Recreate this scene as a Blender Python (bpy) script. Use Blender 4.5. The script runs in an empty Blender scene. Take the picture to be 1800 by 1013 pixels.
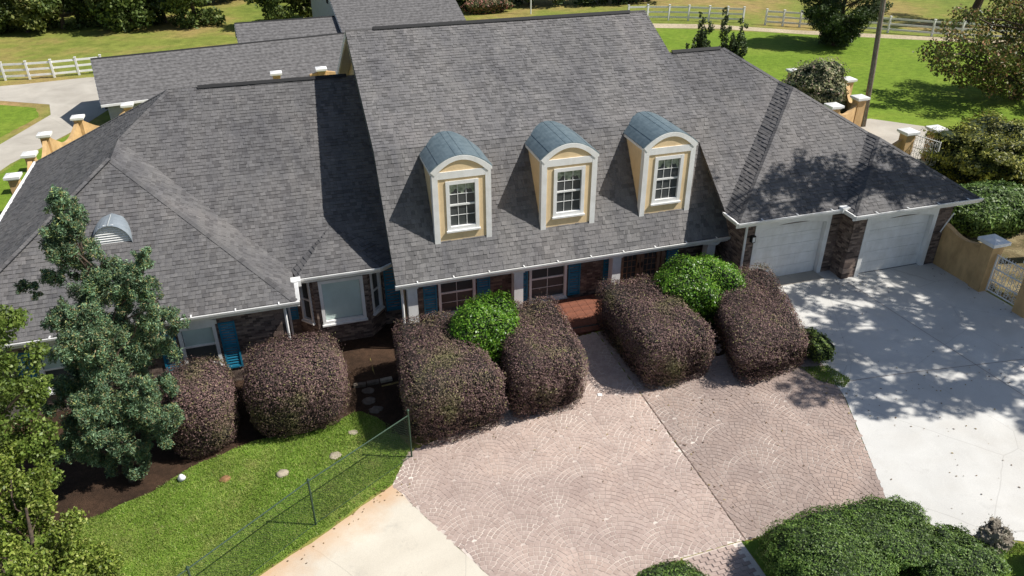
import bpy, bmesh, math, random
import numpy as np
from mathutils import Vector, Matrix

random.seed(11)
rng = np.random.default_rng(11)
SC = bpy.context.scene
COL = SC.collection

# ------------------------------------------------------------------ camera
cam_d = bpy.data.cameras.new('camera')
cam = bpy.data.objects.new('camera', cam_d)
COL.objects.link(cam)
CR = Vector((0.95624799, -0.29255117, -0.00189566))
CU = Vector((0.14864437, 0.4802654, 0.86443623))
CF = Vector((0.25198141, 0.82689719, -0.50273891))
CP = Vector((-2.7179, -21.7678, 13.9474))
cam.matrix_world = Matrix(((CR.x, CU.x, -CF.x, CP.x), (CR.y, CU.y, -CF.y, CP.y), (CR.z, CU.z, -CF.z, CP.z), (0, 0, 0, 1)))
cam_d.sensor_width = 36
cam_d.lens = 1370.83 / 1800 * 36
cam_d.clip_end = 2000
SC.camera = cam

# ------------------------------------------------------------------ sky, sun, exposure
AZ, EL = -0.375, 0.88
S = Vector((math.cos(EL) * math.cos(AZ), math.cos(EL) * math.sin(AZ), math.sin(EL)))
w = bpy.data.worlds.new('World')
SC.world = w
w.use_nodes = True
nt = w.node_tree
sky = nt.nodes.new('ShaderNodeTexSky')
sky.sky_type = 'NISHITA'
sky.sun_disc = False
sky.sun_elevation = EL
sky.sun_rotation = math.atan2(S.x, S.y)
nt.links.new(sky.outputs[0], nt.nodes['Background'].inputs[0])
nt.nodes['Background'].inputs[1].default_value = 0.068
sun_d = bpy.data.lights.new('sun', 'SUN')
sun_d.energy = 4.8
sun_d.angle = math.radians(0.5)
sun_d.color = (1.0, 0.96, 0.9)
sun = bpy.data.objects.new('sun', sun_d)
COL.objects.link(sun)
sun.location = S * 60
sun.rotation_euler = (-S).to_track_quat('-Z', 'Y').to_euler()
SC.view_settings.view_transform = 'Standard'
SC.view_settings.look = 'None'
SC.view_settings.gamma = 1
SC.view_settings.exposure = 0.36
SC.view_settings.use_curve_mapping = False


# ------------------------------------------------------------------ materials
def nodes(name):
    m = bpy.data.materials.new(name)
    m.use_nodes = True
    t = m.node_tree
    return m, t, t.nodes['Principled BSDF']


def link(t, a, b):
    t.links.new(a, b)


def noise(t, scale, detail=3, rough=.6, dist=0, vec=None):
    n = t.nodes.new('ShaderNodeTexNoise')
    n.inputs['Scale'].default_value = scale
    n.inputs['Detail'].default_value = detail
    n.inputs['Roughness'].default_value = rough
    n.inputs['Distortion'].default_value = dist
    if vec is None:
        c = t.nodes.new('ShaderNodeTexCoord')
        vec = c.outputs['Object']
    link(t, vec, n.inputs['Vector'])
    return n.outputs['Fac']


def ramp(t, fac, stops):
    r = t.nodes.new('ShaderNodeValToRGB')
    e = r.color_ramp.elements
    while len(e) < len(stops):
        e.new(.5)
    for i, (p, c) in enumerate(stops):
        e[i].position = p
        e[i].color = (*c, 1) if len(c) == 3 else c
    link(t, fac, r.inputs[0])
    return r.outputs[0]


def mixc(t, a, b, fac, mode='MIX'):
    m = t.nodes.new('ShaderNodeMix')
    m.data_type = 'RGBA'
    m.blend_type = mode
    for sock, v in ((m.inputs[0], fac), (m.inputs[6], a), (m.inputs[7], b)):
        if isinstance(v, (int, float)):
            sock.default_value = v
        elif isinstance(v, tuple):
            sock.default_value = (*v, 1)
        else:
            link(t, v, sock)
    return m.outputs[2]


def maths(t, op, a, b=0.0, clamp=False):
    m = t.nodes.new('ShaderNodeMath')
    m.operation = op
    m.use_clamp = clamp
    for i, v in enumerate((a, b)):
        if isinstance(v, (int, float)):
            m.inputs[i].default_value = v
        else:
            link(t, v, m.inputs[i])
    return m.outputs[0]


def bump(t, bs, h, strength=.3, dist=.02):
    b = t.nodes.new('ShaderNodeBump')
    b.inputs['Strength'].default_value = strength
    b.inputs['Distance'].default_value = dist
    link(t, h, b.inputs['Height'])
    link(t, b.outputs[0], bs.inputs['Normal'])


def rnd(t):
    """one random number for each loose piece and each object"""
    g = t.nodes.new('ShaderNodeNewGeometry')
    o = t.nodes.new('ShaderNodeObjectInfo')
    return maths(t, 'FRACT', maths(t, 'ADD', g.outputs['Random Per Island'], o.outputs['Random']))


def plain(name, c0, c1=None, scale=6, rough=.6, metal=0, bs=0, bscale=60, spec=.5, grime=0):
    m, t, b = nodes(name)
    c1 = c1 or tuple(x * .85 for x in c0)
    n = noise(t, scale, 4)
    col = ramp(t, n, [(.35, c1), (.65, c0)])
    if grime:
        c = t.nodes.new('ShaderNodeTexCoord')
        mp = t.nodes.new('ShaderNodeMapping')
        mp.inputs['Scale'].default_value = (1.3, 1.3, .5)
        link(t, c.outputs['Object'], mp.inputs[0])
        g1 = noise(t, 1.6, 6, .7, .4, mp.outputs[0])
        col = mixc(t, col, ramp(t, g1, [(.42, (1, 1, 1)), (.72, (1 - grime, 1 - grime * 1.05, 1 - grime * 1.2))]), 1.0, 'MULTIPLY')
    link(t, col, b.inputs['Base Color'])
    b.inputs['Roughness'].default_value = rough
    b.inputs['Metallic'].default_value = metal
    b.inputs['Specular IOR Level'].default_value = spec
    if bs:
        bump(t, b, noise(t, bscale, 3), bs, .01)
    return m


def shingle_mat(name, c_lo, c_hi, island=True):
    m, t, b = nodes(name)
    r = rnd(t)
    mid = tuple(a * .25 + c * .75 for a, c in zip(c_lo, c_hi))
    col = ramp(t, r, [(0.0, c_lo), (.14, c_lo), (.26, mid), (.8, c_hi), (1.0, tuple(x * 1.15 for x in c_hi))])
    big = noise(t, .32, 6, .66, .6)
    col = mixc(t, col, ramp(t, big, [(.32, (.8, .8, .82)), (.5, (1.0, .99, .98)), (.68, (1.17, 1.13, 1.1))]), 1.0, 'MULTIPLY')
    fine = noise(t, 70, 2)
    col = mixc(t, col, ramp(t, fine, [(.3, (.72, .72, .72)), (.7, (1.22, 1.22, 1.22))]), 1.0, 'MULTIPLY')
    # rain streaks that run down the slope
    c = t.nodes.new('ShaderNodeTexCoord')
    mp = t.nodes.new('ShaderNodeMapping')
    mp.inputs['Scale'].default_value = (2.2, .25, .25)
    link(t, c.outputs['Object'], mp.inputs[0])
    st = noise(t, 1.0, 4, .6, 0, mp.outputs[0])
    col = mixc(t, col, ramp(t, st, [(.35, (.82, .82, .84)), (.6, (1.06, 1.05, 1.03))]), .8, 'MULTIPLY')
    link(t, col, b.inputs['Base Color'])
    b.inputs['Roughness'].default_value = .92
    b.inputs['Specular IOR Level'].default_value = .25
    bump(t, b, fine, .35, .006)
    return m


def leaf_mat(name, stops, big=(.75, 1.2), bscale=1.3, trans=.25, rough=.5, accent=None):
    m, t, b = nodes(name)
    r = rnd(t)
    col = ramp(t, r, stops)
    n = noise(t, bscale, 3)
    col = mixc(t, col, ramp(t, n, [(.35, (big[0],) * 3), (.65, (big[1],) * 3)]), 1.0, 'MULTIPLY')
    if accent:
        acol, asc, lo, hi = accent
        f = ramp(t, noise(t, asc, 3), [(lo, (0, 0, 0)), (hi, (1, 1, 1))])
        col = mixc(t, col, acol, maths(t, 'MULTIPLY', f, .6))
    link(t, col, b.inputs['Base Color'])
    b.inputs['Roughness'].default_value = rough
    b.inputs['Specular IOR Level'].default_value = .35
    tr = t.nodes.new('ShaderNodeBsdfTranslucent')
    link(t, col, tr.inputs[0])
    mx = t.nodes.new('ShaderNodeMixShader')
    mx.inputs[0].default_value = trans
    link(t, b.outputs[0], mx.inputs[1])
    link(t, tr.outputs[0], mx.inputs[2])
    link(t, mx.outputs[0], t.nodes['Material Output'].inputs[0])
    return m


def ground_mat(name, stops, s1=.35, s2=4, s3=40, bs=.6, extra=None):
    m, t, b = nodes(name)
    col = ramp(t, noise(t, s1, 5, .62, .4), stops)
    col = mixc(t, col, ramp(t, noise(t, s2, 4, .65), [(.3, (.72, .74, .7)), (.7, (1.22, 1.2, 1.15))]), 1.0, 'MULTIPLY')
    f = noise(t, s3, 3, .7)
    col = mixc(t, col, ramp(t, f, [(.3, (.62, .64, .6)), (.7, (1.3, 1.28, 1.25))]), 1.0, 'MULTIPLY')
    if extra:
        ec, es, lo, hi = extra
        col = mixc(t, col, ec, ramp(t, noise(t, es, 4), [(lo, (0, 0, 0)), (hi, (1, 1, 1))]))
    link(t, col, b.inputs['Base Color'])
    b.inputs['Roughness'].default_value = .95
    b.inputs['Specular IOR Level'].default_value = .15
    bump(t, b, f, bs, .03)
    return m


M = {}
M['shingle'] = shingle_mat('shingle', (.1, .098, .1), (.138, .136, .138))
M['shingle_faded'] = shingle_mat('shingle_faded', (.122, .12, .121), (.168, .165, .166))
M['shingle_right'] = shingle_mat('shingle_right', (.11, .108, .109), (.15, .147, .148))
M['far_shingle'] = plain('far_shingle', (.17, .165, .165), (.095, .092, .092), 5, .95, 0, .5, 12, .2)
M['deck'] = plain('deck', (.05, .048, .048), None, 5, .95)
M['ridge'] = plain('ridge', (.014, .014, .015), None, 9, .8)
M['white'] = plain('white', (.84, .84, .83), (.77, .77, .75), 3, .45, grime=.16)
M['soffit'] = plain('soffit', (.62, .63, .63), None, 3, .6)
M['cream'] = plain('cream', (.8, .61, .36), (.74, .56, .33), 3, .75, 0, .15, 90, grime=.14)
M['stucco'] = plain('stucco', (.66, .44, .21), (.55, .36, .17), 1.6, .85, 0, .4, 45, grime=.35)
M['teal'] = plain('teal', (.014, .19, .31), (.012, .155, .26), 5, .5)
M['metal_roof'] = plain('metal_roof', (.19, .25, .275), (.13, .18, .205), 5, .4, .3)
M['vent_metal'] = plain('vent_metal', (.3, .34, .37), (.24, .28, .31), 5, .4, .2)
M['seam'] = plain('seam', (.55, .58, .58), None, 6, .4, .3)
M['gray_metal'] = plain('gray_metal', (.16, .2, .17), (.08, .1, .085), 9, .45, .5)
M['wire'] = plain('wire', (.05, .09, .055), (.03, .06, .04), 20, .5, .3)
M['terracotta'] = plain('terracotta', (.24, .085, .046), (.15, .055, .032), 4, .8, 0, .2)
M['wood'] = plain('wood', (.34, .22, .15), (.22, .13, .085), 8, .6)
M['bark'] = plain('bark', (.12, .085, .06), (.05, .038, .03), 14, .95, 0, .8, 25)
M['pole'] = plain('pole', (.24, .2, .155), (.14, .115, .09), 6, .95, 0, .5, 30)
M['dark_core'] = plain('dark_core', (.022, .017, .014), None, 8, .95)
M['green_core'] = plain('green_core', (.016, .03, .008), None, 8, .95)
M['stone'] = plain('stone', (.42, .36, .27), (.28, .24, .18), 7, .9, 0, .5, 14)
M['shade_stone'] = plain('shade_stone', (.17, .14, .11), (.1, .08, .06), 7, .95)  # darker copy of the stone, with shade put into the colour
M['blind'] = plain('blind', (.55, .66, .62), (.46, .56, .52), 1.2, .5)
M['curtain'] = plain('curtain', (.42, .46, .36), (.14, .18, .12), 7, .7)
M['siding'] = plain('siding', (.42, .47, .5), (.36, .4, .43), 3, .6)
M['rock_white'] = plain('rock_white', (.75, .76, .78), None, 3, .6)


def brick_mat():
    m, t, b = nodes('brick')
    col = ramp(t, rnd(t), [(0, (.07, .05, .042)), (.35, (.15, .105, .085)), (.7, (.21, .155, .125)), (1, (.32, .24, .19))])
    f = noise(t, 40, 3)
    col = mixc(t, col, ramp(t, f, [(.3, (.75,) * 3), (.7, (1.2,) * 3)]), 1.0, 'MULTIPLY')
    link(t, col, b.inputs['Base Color'])
    b.inputs['Roughness'].default_value = .9
    bump(t, b, f, .5, .006)
    return m


M['brick'] = brick_mat()
M['joint_dirt'] = plain('joint_dirt', (.2, .145, .12), None, 4, .95)
M['mortar'] = plain('mortar', (.2, .175, .15), (.13, .115, .1), 6, .95)


def glass_mat():
    m, t, b = nodes('glass')
    b.inputs['Base Color'].default_value = (.07, .076, .076, 1)
    b.inputs['Roughness'].default_value = .06
    b.inputs['Specular IOR Level'].default_value = .25
    return m


M['glass'] = glass_mat()


def concrete_mat(name, stops, stain=None):
    m, t, b = nodes(name)
    col = ramp(t, noise(t, .5, 5, .6, .5), stops)
    f = noise(t, 55, 4, .7)
    col = mixc(t, col, ramp(t, f, [(.3, (.88,) * 3), (.7, (1.08,) * 3)]), 1.0, 'MULTIPLY')
    # dark oily spots and leaf litter specks
    sp = ramp(t, noise(t, 1.3, 7, .74, .5), [(.58, (0, 0, 0)), (.78, (1, 1, 1))])
    col = mixc(t, col, (.26, .245, .22), maths(t, 'MULTIPLY', sp, .45))
    sp3 = ramp(t, noise(t, .28, 4, .6, 1.0), [(.5, (0, 0, 0)), (.75, (1, 1, 1))])
    col = mixc(t, col, (.4, .36, .3), maths(t, 'MULTIPLY', sp3, .4))
    cr = t.nodes.new('ShaderNodeTexVoronoi')
    cr.feature = 'DISTANCE_TO_EDGE'
    cr.inputs['Scale'].default_value = .3
    cw = t.nodes.new('ShaderNodeTexNoise')
    cw.inputs['Scale'].default_value = 1.3
    cw.inputs['Detail'].default_value = 6
    cc_ = t.nodes.new('ShaderNodeTexCoord')
    link(t, cc_.outputs['Object'], cw.inputs['Vector'])
    link(t, mixc(t, cc_.outputs['Object'], cw.outputs['Color'], .12), cr.inputs['Vector'])
    ck = ramp(t, cr.outputs['Distance'], [(.0015, (1, 1, 1)), (.004, (0, 0, 0))])
    col = mixc(t, col, (.17, .15, .13), maths(t, 'MULTIPLY', ck, .28))
    vo = t.nodes.new('ShaderNodeTexVoronoi')
    vo.inputs['Scale'].default_value = 1.7
    c = t.nodes.new('ShaderNodeTexCoord')
    link(t, c.outputs['Object'], vo.inputs['Vector'])
    sp2 = ramp(t, vo.outputs['Distance'], [(.02, (1, 1, 1)), (.045, (0, 0, 0))])
    col = mixc(t, col, (.2, .16, .1), maths(t, 'MULTIPLY', sp2, .7))
    if stain:
        stain_col, px, py, nx, ny, wid = stain      # clay washed in along an edge
        sx = t.nodes.new('ShaderNodeSeparateXYZ')
        link(t, c.outputs['Object'], sx.inputs[0])
        d = maths(t, 'ADD', maths(t, 'MULTIPLY', maths(t, 'SUBTRACT', sx.outputs[0], px), nx),
                  maths(t, 'MULTIPLY', maths(t, 'SUBTRACT', sx.outputs[1], py), ny))
        d = maths(t, 'ADD', d, maths(t, 'MULTIPLY', maths(t, 'SUBTRACT', noise(t, 1.4, 5, .7), .5), wid * 1.3))
        k = ramp(t, maths(t, 'DIVIDE', d, wid), [(0, (1, 1, 1)), (1, (0, 0, 0))])
        col = mixc(t, col, stain_col, maths(t, 'MULTIPLY', k, .75))
    link(t, col, b.inputs['Base Color'])
    b.inputs['Roughness'].default_value = .9
    bump(t, b, f, .25, .008)
    return m


M['concrete'] = concrete_mat('concrete', [(.3, (.52, .51, .48)), (.7, (.63, .62, .585))])
M['concrete_clay'] = concrete_mat('concrete_clay', [(.3, (.55, .5, .41)), (.7, (.66, .61, .51))],
                                  ((.52, .3, .14), -3.05, -7.07, .5, -.86, 1.0))
M['old_concrete'] = concrete_mat('old_concrete', [(.3, (.36, .33, .28)), (.7, (.5, .465, .4))])
M['gravel'] = ground_mat('gravel', [(.3, (.4, .33, .24)), (.7, (.52, .44, .33))], .5, 5, 30, .4)


def paver_mats():
    for sn, jn, k_, lo, hi in (('stamp_stone', 'stamp_joint', 1.0, .4, .64), ('stamp_dull', 'stamp_joint_dull', .76, .5, .72)):
        # worn stamped stones
        m, t, b = nodes(sn)
        col = ramp(t, rnd(t), [(0, (.4 * k_, .308 * k_, .268 * k_)), (.5, (.44 * k_, .343 * k_, .3 * k_)), (1, (.48 * k_, .38 * k_, .335 * k_))])
        wear = ramp(t, noise(t, .4, 6, .62, .8), [(.3, (.8, .78, .78)), (.5, (1.0, .99, .97)), (.7, (1.22, 1.18, 1.12))])
        col = mixc(t, col, wear, 1.0, 'MULTIPLY')
        f = noise(t, 45, 4, .7)
        col = mixc(t, col, ramp(t, f, [(.3, (.84,) * 3), (.7, (1.14,) * 3)]), 1.0, 'MULTIPLY')
        sp = ramp(t, noise(t, 1.7, 6, .72, .4), [(.64, (0, 0, 0)), (.78, (1, 1, 1))])
        col = mixc(t, col, (.15, .105, .085), maths(t, 'MULTIPLY', sp, .45))
        link(t, col, b.inputs['Base Color'])
        b.inputs['Roughness'].default_value = .8
        bump(t, b, f, .4, .008)
        M[sn] = m
        # pale joints, in places filled with dirt as brown as the stones
        m, t, b = nodes(jn)
        k = ramp(t, noise(t, .55, 5, .66, 1.0), [(lo, (0, 0, 0)), (hi, (1, 1, 1))])
        col = mixc(t, (.42 * k_, .333 * k_, .29 * k_), (.75, .67, .59), k)
        col = mixc(t, col, ramp(t, noise(t, 45, 4, .7), [(.3, (.8,) * 3), (.7, (1.17,) * 3)]), 1.0, 'MULTIPLY')
        link(t, col, b.inputs['Base Color'])
        b.inputs['Roughness'].default_value = .9
        M[jn] = m


paver_mats()
M['field'] = ground_mat('field', [(.3, (.14, .19, .035)), (.46, (.2, .225, .05)), (.56, (.28, .23, .08)), (.68, (.34, .23, .11))], .09, 1.4, 14, .7)
M['lawn'] = ground_mat('lawn', [(.25, (.115, .2, .028)), (.5, (.165, .25, .042)), (.68, (.22, .26, .07)), (.8, (.28, .25, .11))], .5, 5, 45, .8,
                       ((.22, .15, .08), .8, .7, .82))
M['back_lawn'] = ground_mat('back_lawn', [(.25, (.12, .2, .02)), (.55, (.165, .245, .03)), (.8, (.22, .255, .045))], .22, 2.5, 22, .6,
                            ((.26, .17, .09), .16, .72, .8))
M['mulch'] = ground_mat('mulch', [(.3, (.035, .022, .016)), (.7, (.085, .05, .034))], .8, 7, 50, 1.0)
M['leafy_ground'] = ground_mat('leafy_ground', [(.3, (.07, .075, .03)), (.5, (.16, .125, .07)), (.7, (.3, .25, .15))], .9, 7, 40, .8)
M['clay'] = ground_mat('clay', [(.3, (.2, .1, .055)), (.7, (.32, .18, .1))], .8, 7, 50, .8)
M['grass_blade'] = leaf_mat('grass_blade', [(0, (.12, .22, .025)), (.6, (.23, .36, .05)), (1, (.4, .42, .14))], (.72, 1.22), .9, .25, .5, ((.4, .34, .16), 1.1, .56, .74))

M['loro'] = leaf_mat('loro', [(0, (.058, .034, .034)), (.45, (.138, .083, .077)), (.86, (.255, .16, .142)), (.93, (.19, .17, .075)), (1, (.27, .25, .1))],
                     (.8, 1.2), 1.6, .12, .72, ((.17, .18, .06), .75, .56, .72))
M['loro_green'] = leaf_mat('loro_green', [(0, (.06, .04, .03)), (.4, (.13, .085, .06)), (.6, (.15, .13, .05)), (1, (.22, .22, .065))],
                           (.8, 1.2), 1.6, .18, .5)
M['camellia'] = leaf_mat('camellia', [(0, (.04, .11, .008)), (.5, (.095, .23, .016)), (.85, (.17, .32, .03)), (1, (.3, .43, .08))], (.8, 1.2), 2, .22, .35)
M['box'] = leaf_mat('box', [(0, (.04, .085, .014)), (.5, (.1, .18, .032)), (1, (.19, .28, .06))], (.7, 1.25), 1.5, .2, .5)
M['juniper'] = leaf_mat('juniper', [(0, (.035, .075, .035)), (.4, (.11, .2, .1)), (.7, (.22, .345, .21)), (.86, (.26, .31, .09)), (1, (.36, .27, .16))], (.5, 1.3), 2.4, .12, .6)
M['yellow_leaf'] = leaf_mat('yellow_leaf', [(0, (.08, .125, .018)), (.5, (.19, .26, .04)), (.85, (.31, .37, .075)), (1, (.42, .45, .13))], (.65, 1.2), 1.0, .3, .45)
M['mid_leaf'] = leaf_mat('mid_leaf', [(0, (.06, .1, .017)), (.5, (.125, .19, .034)), (1, (.22, .29, .065))], (.65, 1.2), .5, .25, .5)
M['fresh_leaf'] = leaf_mat('fresh_leaf', [(0, (.06, .1, .016)), (.5, (.135, .205, .035)), (1, (.25, .32, .075))], (.65, 1.2), .8, .3, .45)
M['far_leaf'] = leaf_mat('far_leaf', [(0, (.045, .075, .015)), (.5, (.095, .145, .032)), (1, (.18, .225, .06))], (.6, 1.3), .35, .25, .6)
M['far_yellow'] = leaf_mat('far_yellow', [(0, (.07, .1, .02)), (.5, (.16, .195, .045)), (1, (.27, .28, .085))], (.6, 1.3), .35, .25, .6)
M['dark_leaf'] = leaf_mat('dark_leaf', [(0, (.03, .052, .015)), (.6, (.062, .098, .03)), (1, (.11, .145, .05))], (.7, 1.2), .5, .15, .6)
M['autumn'] = leaf_mat('autumn', [(0, (.06, .085, .018)), (.4, (.13, .175, .035)), (.7, (.22, .24, .06)), (.85, (.36, .23, .1)), (1, (.55, .31, .16))], (.6, 1.2), .6, .25, .5,
                       ((.42, .22, .11), .6, .6, .72))
M['gold_shrub'] = leaf_mat('gold_shrub', [(0, (.07, .085, .014)), (.5, (.2, .22, .032)), (1, (.38, .36, .07))], (.5, 1.3), 1.0, .2, .5)
M['pale_shrub'] = leaf_mat('pale_shrub', [(0, (.12, .14, .06)), (.5, (.25, .27, .12)), (.8, (.38, .35, .2)), (1, (.5, .36, .3))], (.6, 1.3), 1.0, .2, .6)
M['pink_shrub'] = leaf_mat('pink_shrub', [(0, (.06, .08, .03)), (.5, (.14, .13, .05)), (1, (.4, .16, .14))], (.6, 1.3), .6, .2, .6)
M['dry_shrub'] = leaf_mat('dry_shrub', [(0, (.2, .17, .13)), (.6, (.36, .32, .25)), (1, (.46, .42, .32))], (.7, 1.2), 2, .15, .7)

# ------------------------------------------------------------------ object helpers
WM = {}


def setp(o, parent):
    WM[o.name] = o.matrix_basis.copy()
    if parent is not None:
        o.parent = parent
        o.matrix_parent_inverse = WM[parent.name].inverted()


def tag(o, label=None, cat=None, group=None, kind=None):
    if label:
        o['label'] = label
    if cat:
        o['category'] = cat
    if group:
        o['group'] = group
    if kind:
        o['kind'] = kind
    return o


def empty(name, loc, label=None, cat=None, group=None, parent=None):
    o = bpy.data.objects.new(name, None)
    COL.objects.link(o)
    o.empty_display_size = .3
    o.location = loc
    o.matrix_basis = Matrix.Translation(Vector(loc))
    setp(o, parent)
    return tag(o, label, cat, group)


def link_mesh(name, me, parent=None, basis=None):
    o = bpy.data.objects.new(name, me)
    COL.objects.link(o)
    if basis is not None:
        o.matrix_basis = basis
    setp(o, parent)
    return o


def mk(name, v, f, mat, parent=None, smooth=False):
    me = bpy.data.meshes.new(name)
    me.from_pydata([tuple(p) for p in v], [], f)
    me.materials.append(M[mat] if isinstance(mat, str) else mat)
    if smooth:
        me.polygons.foreach_set('use_smooth', [True] * len(me.polygons))
    me.update()
    return link_mesh(name, me, parent)


def mk_quads(name, V, mat, parent=None, tri=False):
    """V: (N,4,3) or (N,3,3) array of loose faces"""
    n, k = V.shape[0], V.shape[1]
    me = bpy.data.meshes.new(name)
    me.vertices.add(n * k)
    me.vertices.foreach_set('co', V.reshape(-1).astype(np.float32))
    me.loops.add(n * k)
    me.loops.foreach_set('vertex_index', np.arange(n * k, dtype=np.int32))
    me.polygons.add(n)
    me.polygons.foreach_set('loop_start', np.arange(0, n * k, k, dtype=np.int32))
    me.update(calc_edges=True)
    me.validate()
    me.materials.append(M[mat])
    return link_mesh(name, me, parent)


class Fr:
    """a wall frame: origin, u along the wall, v up, n outward"""

    def __init__(s, o, u, n=None, v=(0, 0, 1)):
        s.o = Vector(o)
        s.u = Vector(u).normalized()
        s.v = Vector(v).normalized()
        s.n = Vector(n).normalized() if n is not None else s.u.cross(s.v)

    def p(s, a, b, c=0):
        return s.o + s.u * a + s.v * b + s.n * c


WORLD = Fr((0, 0, 0), (1, 0, 0), (0, 1, 0), (0, 0, 1))
WORLD.v, WORLD.n = Vector((0, 1, 0)), Vector((0, 0, 1))


class MB:
    def __init__(s):
        s.v, s.f = [], []

    def box(s, fr, u0, u1, v0, v1, n0, n1):
        b = len(s.v)
        for c in (n0, n1):
            for (a, d) in ((u0, v0), (u1, v0), (u1, v1), (u0, v1)):
                s.v.append(fr.p(a, d, c))
        s.f += [(b, b + 3, b + 2, b + 1), (b + 4, b + 5, b + 6, b + 7), (b, b + 1, b + 5, b + 4), (b + 1, b + 2, b + 6, b + 5),
                (b + 2, b + 3, b + 7, b + 6), (b + 3, b, b + 4, b + 7)]
        return s

    def prism(s, poly, ext):
        b, n = len(s.v), len(poly)
        e = Vector(ext)
        s.v += [Vector(p) for p in poly] + [Vector(p) + e for p in poly]
        s.f += [tuple(range(b, b + n)), tuple(range(b + 2 * n - 1, b + n - 1, -1))]
        for i in range(n):
            j = (i + 1) % n
            s.f.append((b + i, b + n + i, b + n + j, b + j))
        return s

    def tube(s, pts, rad, seg=8, cap=True):
        pts = [Vector(p) for p in pts]
        if isinstance(rad, (int, float)):
            rad = [rad] * len(pts)
        b = len(s.v)
        for i, p in enumerate(pts):
            d = (pts[min(i + 1, len(pts) - 1)] - pts[max(i - 1, 0)]).normalized()
            a = d.orthogonal().normalized() if abs(d.z) > .95 else d.cross(Vector((0, 0, 1))).normalized()
            c = d.cross(a)
            for k in range(seg):
                t = 2 * math.pi * k / seg
                s.v.append(p + (a * math.cos(t) + c * math.sin(t)) * rad[i])
        for i in range(len(pts) - 1):
            for k in range(seg):
                k2 = (k + 1) % seg
                s.f.append((b + i * seg + k, b + i * seg + k2, b + (i + 1) * seg + k2, b + (i + 1) * seg + k))
        if cap:
            s.f.append(tuple(range(b + seg - 1, b - 1, -1)))
            e = b + (len(pts) - 1) * seg
            s.f.append(tuple(range(e, e + seg)))
        return s

    def build(s, name, mat, parent=None, smooth=False):
        return mk(name, s.v, s.f, mat, parent, smooth)


def proj_size(p):
    d = p - CP
    z = d.dot(CF)
    if z < 1:
        return 0
    x, y = d.dot(CR) / z, d.dot(CU) / z
    if abs(x) > .65 or abs(y) > .36:
        return 0
    return 1.0 / z


# ------------------------------------------------------------------ terrain
def ramp_z(x):
    t, d = (12.5 - x) / 13.5, .13
    if t <= -d:
        return 0.0
    if t < d:
        return -1.15 * (t + d) ** 2 / (4 * d)
    return -1.15 * min(1, t)


def h(x, y=0):
    return ramp_z(x)


def ground_z(x, y):
    if -1.3 <= y <= 10 and x <= 11.96:
        return -1.15
    return ramp_z(x)


xs = [-600, -80, -30, -1, 3, 7, 10.7, 11.1, 11.5, 11.95, 12.0, 12.3, 12.7, 13.1, 13.5, 13.9, 14.3, 30, 80, 600]
ys = [-600, -60, -20, -1.6, -1.3, 10, 10.3, 30, 80, 150, 600]
gv = [(x, y, ground_z(x, y)) for y in ys for x in xs]
gf = [(j * len(xs) + i, j * len(xs) + i + 1, (j + 1) * len(xs) + i + 1, (j + 1) * len(xs) + i) for j in range(len(ys) - 1) for i in range(len(xs) - 1)]
tag(mk('ground', gv, gf, 'field'), kind='structure')


def sheet(name, poly, dz, mat, label=None, kind='structure', rough_edge=0.0):
    pts = [Vector((p[0], p[1], 0)) for p in poly]
    if rough_edge:
        out = []
        for i, p in enumerate(pts):
            q = pts[(i + 1) % len(pts)]
            n = max(1, int((q - p).length / .25))
            for k in range(n):
                r_ = p.lerp(q, k / n)
                out.append(r_ + Vector((random.uniform(-1, 1), random.uniform(-1, 1), 0)) * rough_edge * (1 if k else .3))
        pts = out
    bm = bmesh.new()
    bm.faces.new([bm.verts.new(p) for p in pts])
    bmesh.ops.triangulate(bm, faces=bm.faces[:])
    for x in (-1, 10.7, 11.1, 11.5, 11.9, 12.3, 12.7, 13.1, 13.5, 13.9, 14.3):
        bmesh.ops.bisect_plane(bm, geom=bm.verts[:] + bm.edges[:] + bm.faces[:], plane_co=(x, 0, 0), plane_no=(1, 0, 0))
    for v in bm.verts:
        v.co.z = ramp_z(v.co.x) + dz
    bmesh.ops.recalc_face_normals(bm, faces=bm.faces[:])
    for f in bm.faces:
        if f.normal.z < 0:
            f.normal_flip()
    me = bpy.data.meshes.new(name)
    bm.to_mesh(me)
    bm.free()
    me.polygons.foreach_set('use_smooth', [True] * len(me.polygons))
    me.materials.append(M[mat])
    o = link_mesh(name, me)
    return tag(o, label, kind=kind)


LAWN = [(-16, -12.5), (-5.9, -12.5), (-6.6, -9.1), (-4.75, -8.02), (-3.3, -7.22), (-2.1, -6.45), (-1.25, -5.98), (-.85, -5.3), (-.55, -4.9), (-.95, -3.6), (-1.7, -2.7), (-1.9, -2.7), (-2.15, -2.8),
        (-2.5, -2.95), (-4.9, -3.15), (-6.5, -3.75), (-7.5, -4.45), (-9.0, -5.0), (-11, -5.3), (-16, -5.3)]
sheet('front_lawn', LAWN, .008, 'lawn', rough_edge=.06)
sheet('planting_bed', [(-16, -5.2), (-11, -5.2), (-9.2, -5.9), (-8.2, -5.7), (-7.0, -4.5), (-4.8, -3.95), (-2.3, -3.5), (-1.02, -4.2), (-1.02, 2.2), (-16, 2.2)], .004, 'mulch', rough_edge=.05)
sheet('shaded_bed', [(-1.1, -3.9), (-.3, -4.4), (-.3, -1.7), (-1.1, -1.7)], .010, 'mulch', rough_edge=.03)
mk('porch_bed', [(-1.02, -1.7, -1.142), (.3, -1.7, -1.142), (.3, 2.1, -1.142), (-1.02, 2.1, -1.142)], [(0, 1, 2, 3)], 'mulch')['kind'] = 'structure'
sheet('left_driveway', [(-1.3, -6.06), (.36, -9.78), (1.2, -11.7), (2.5, -15), (-14, -15), (-6.6, -9.25), (-4.8, -8.12), (-3.3, -7.3)], .014, 'concrete_clay', rough_edge=.02)
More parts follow.
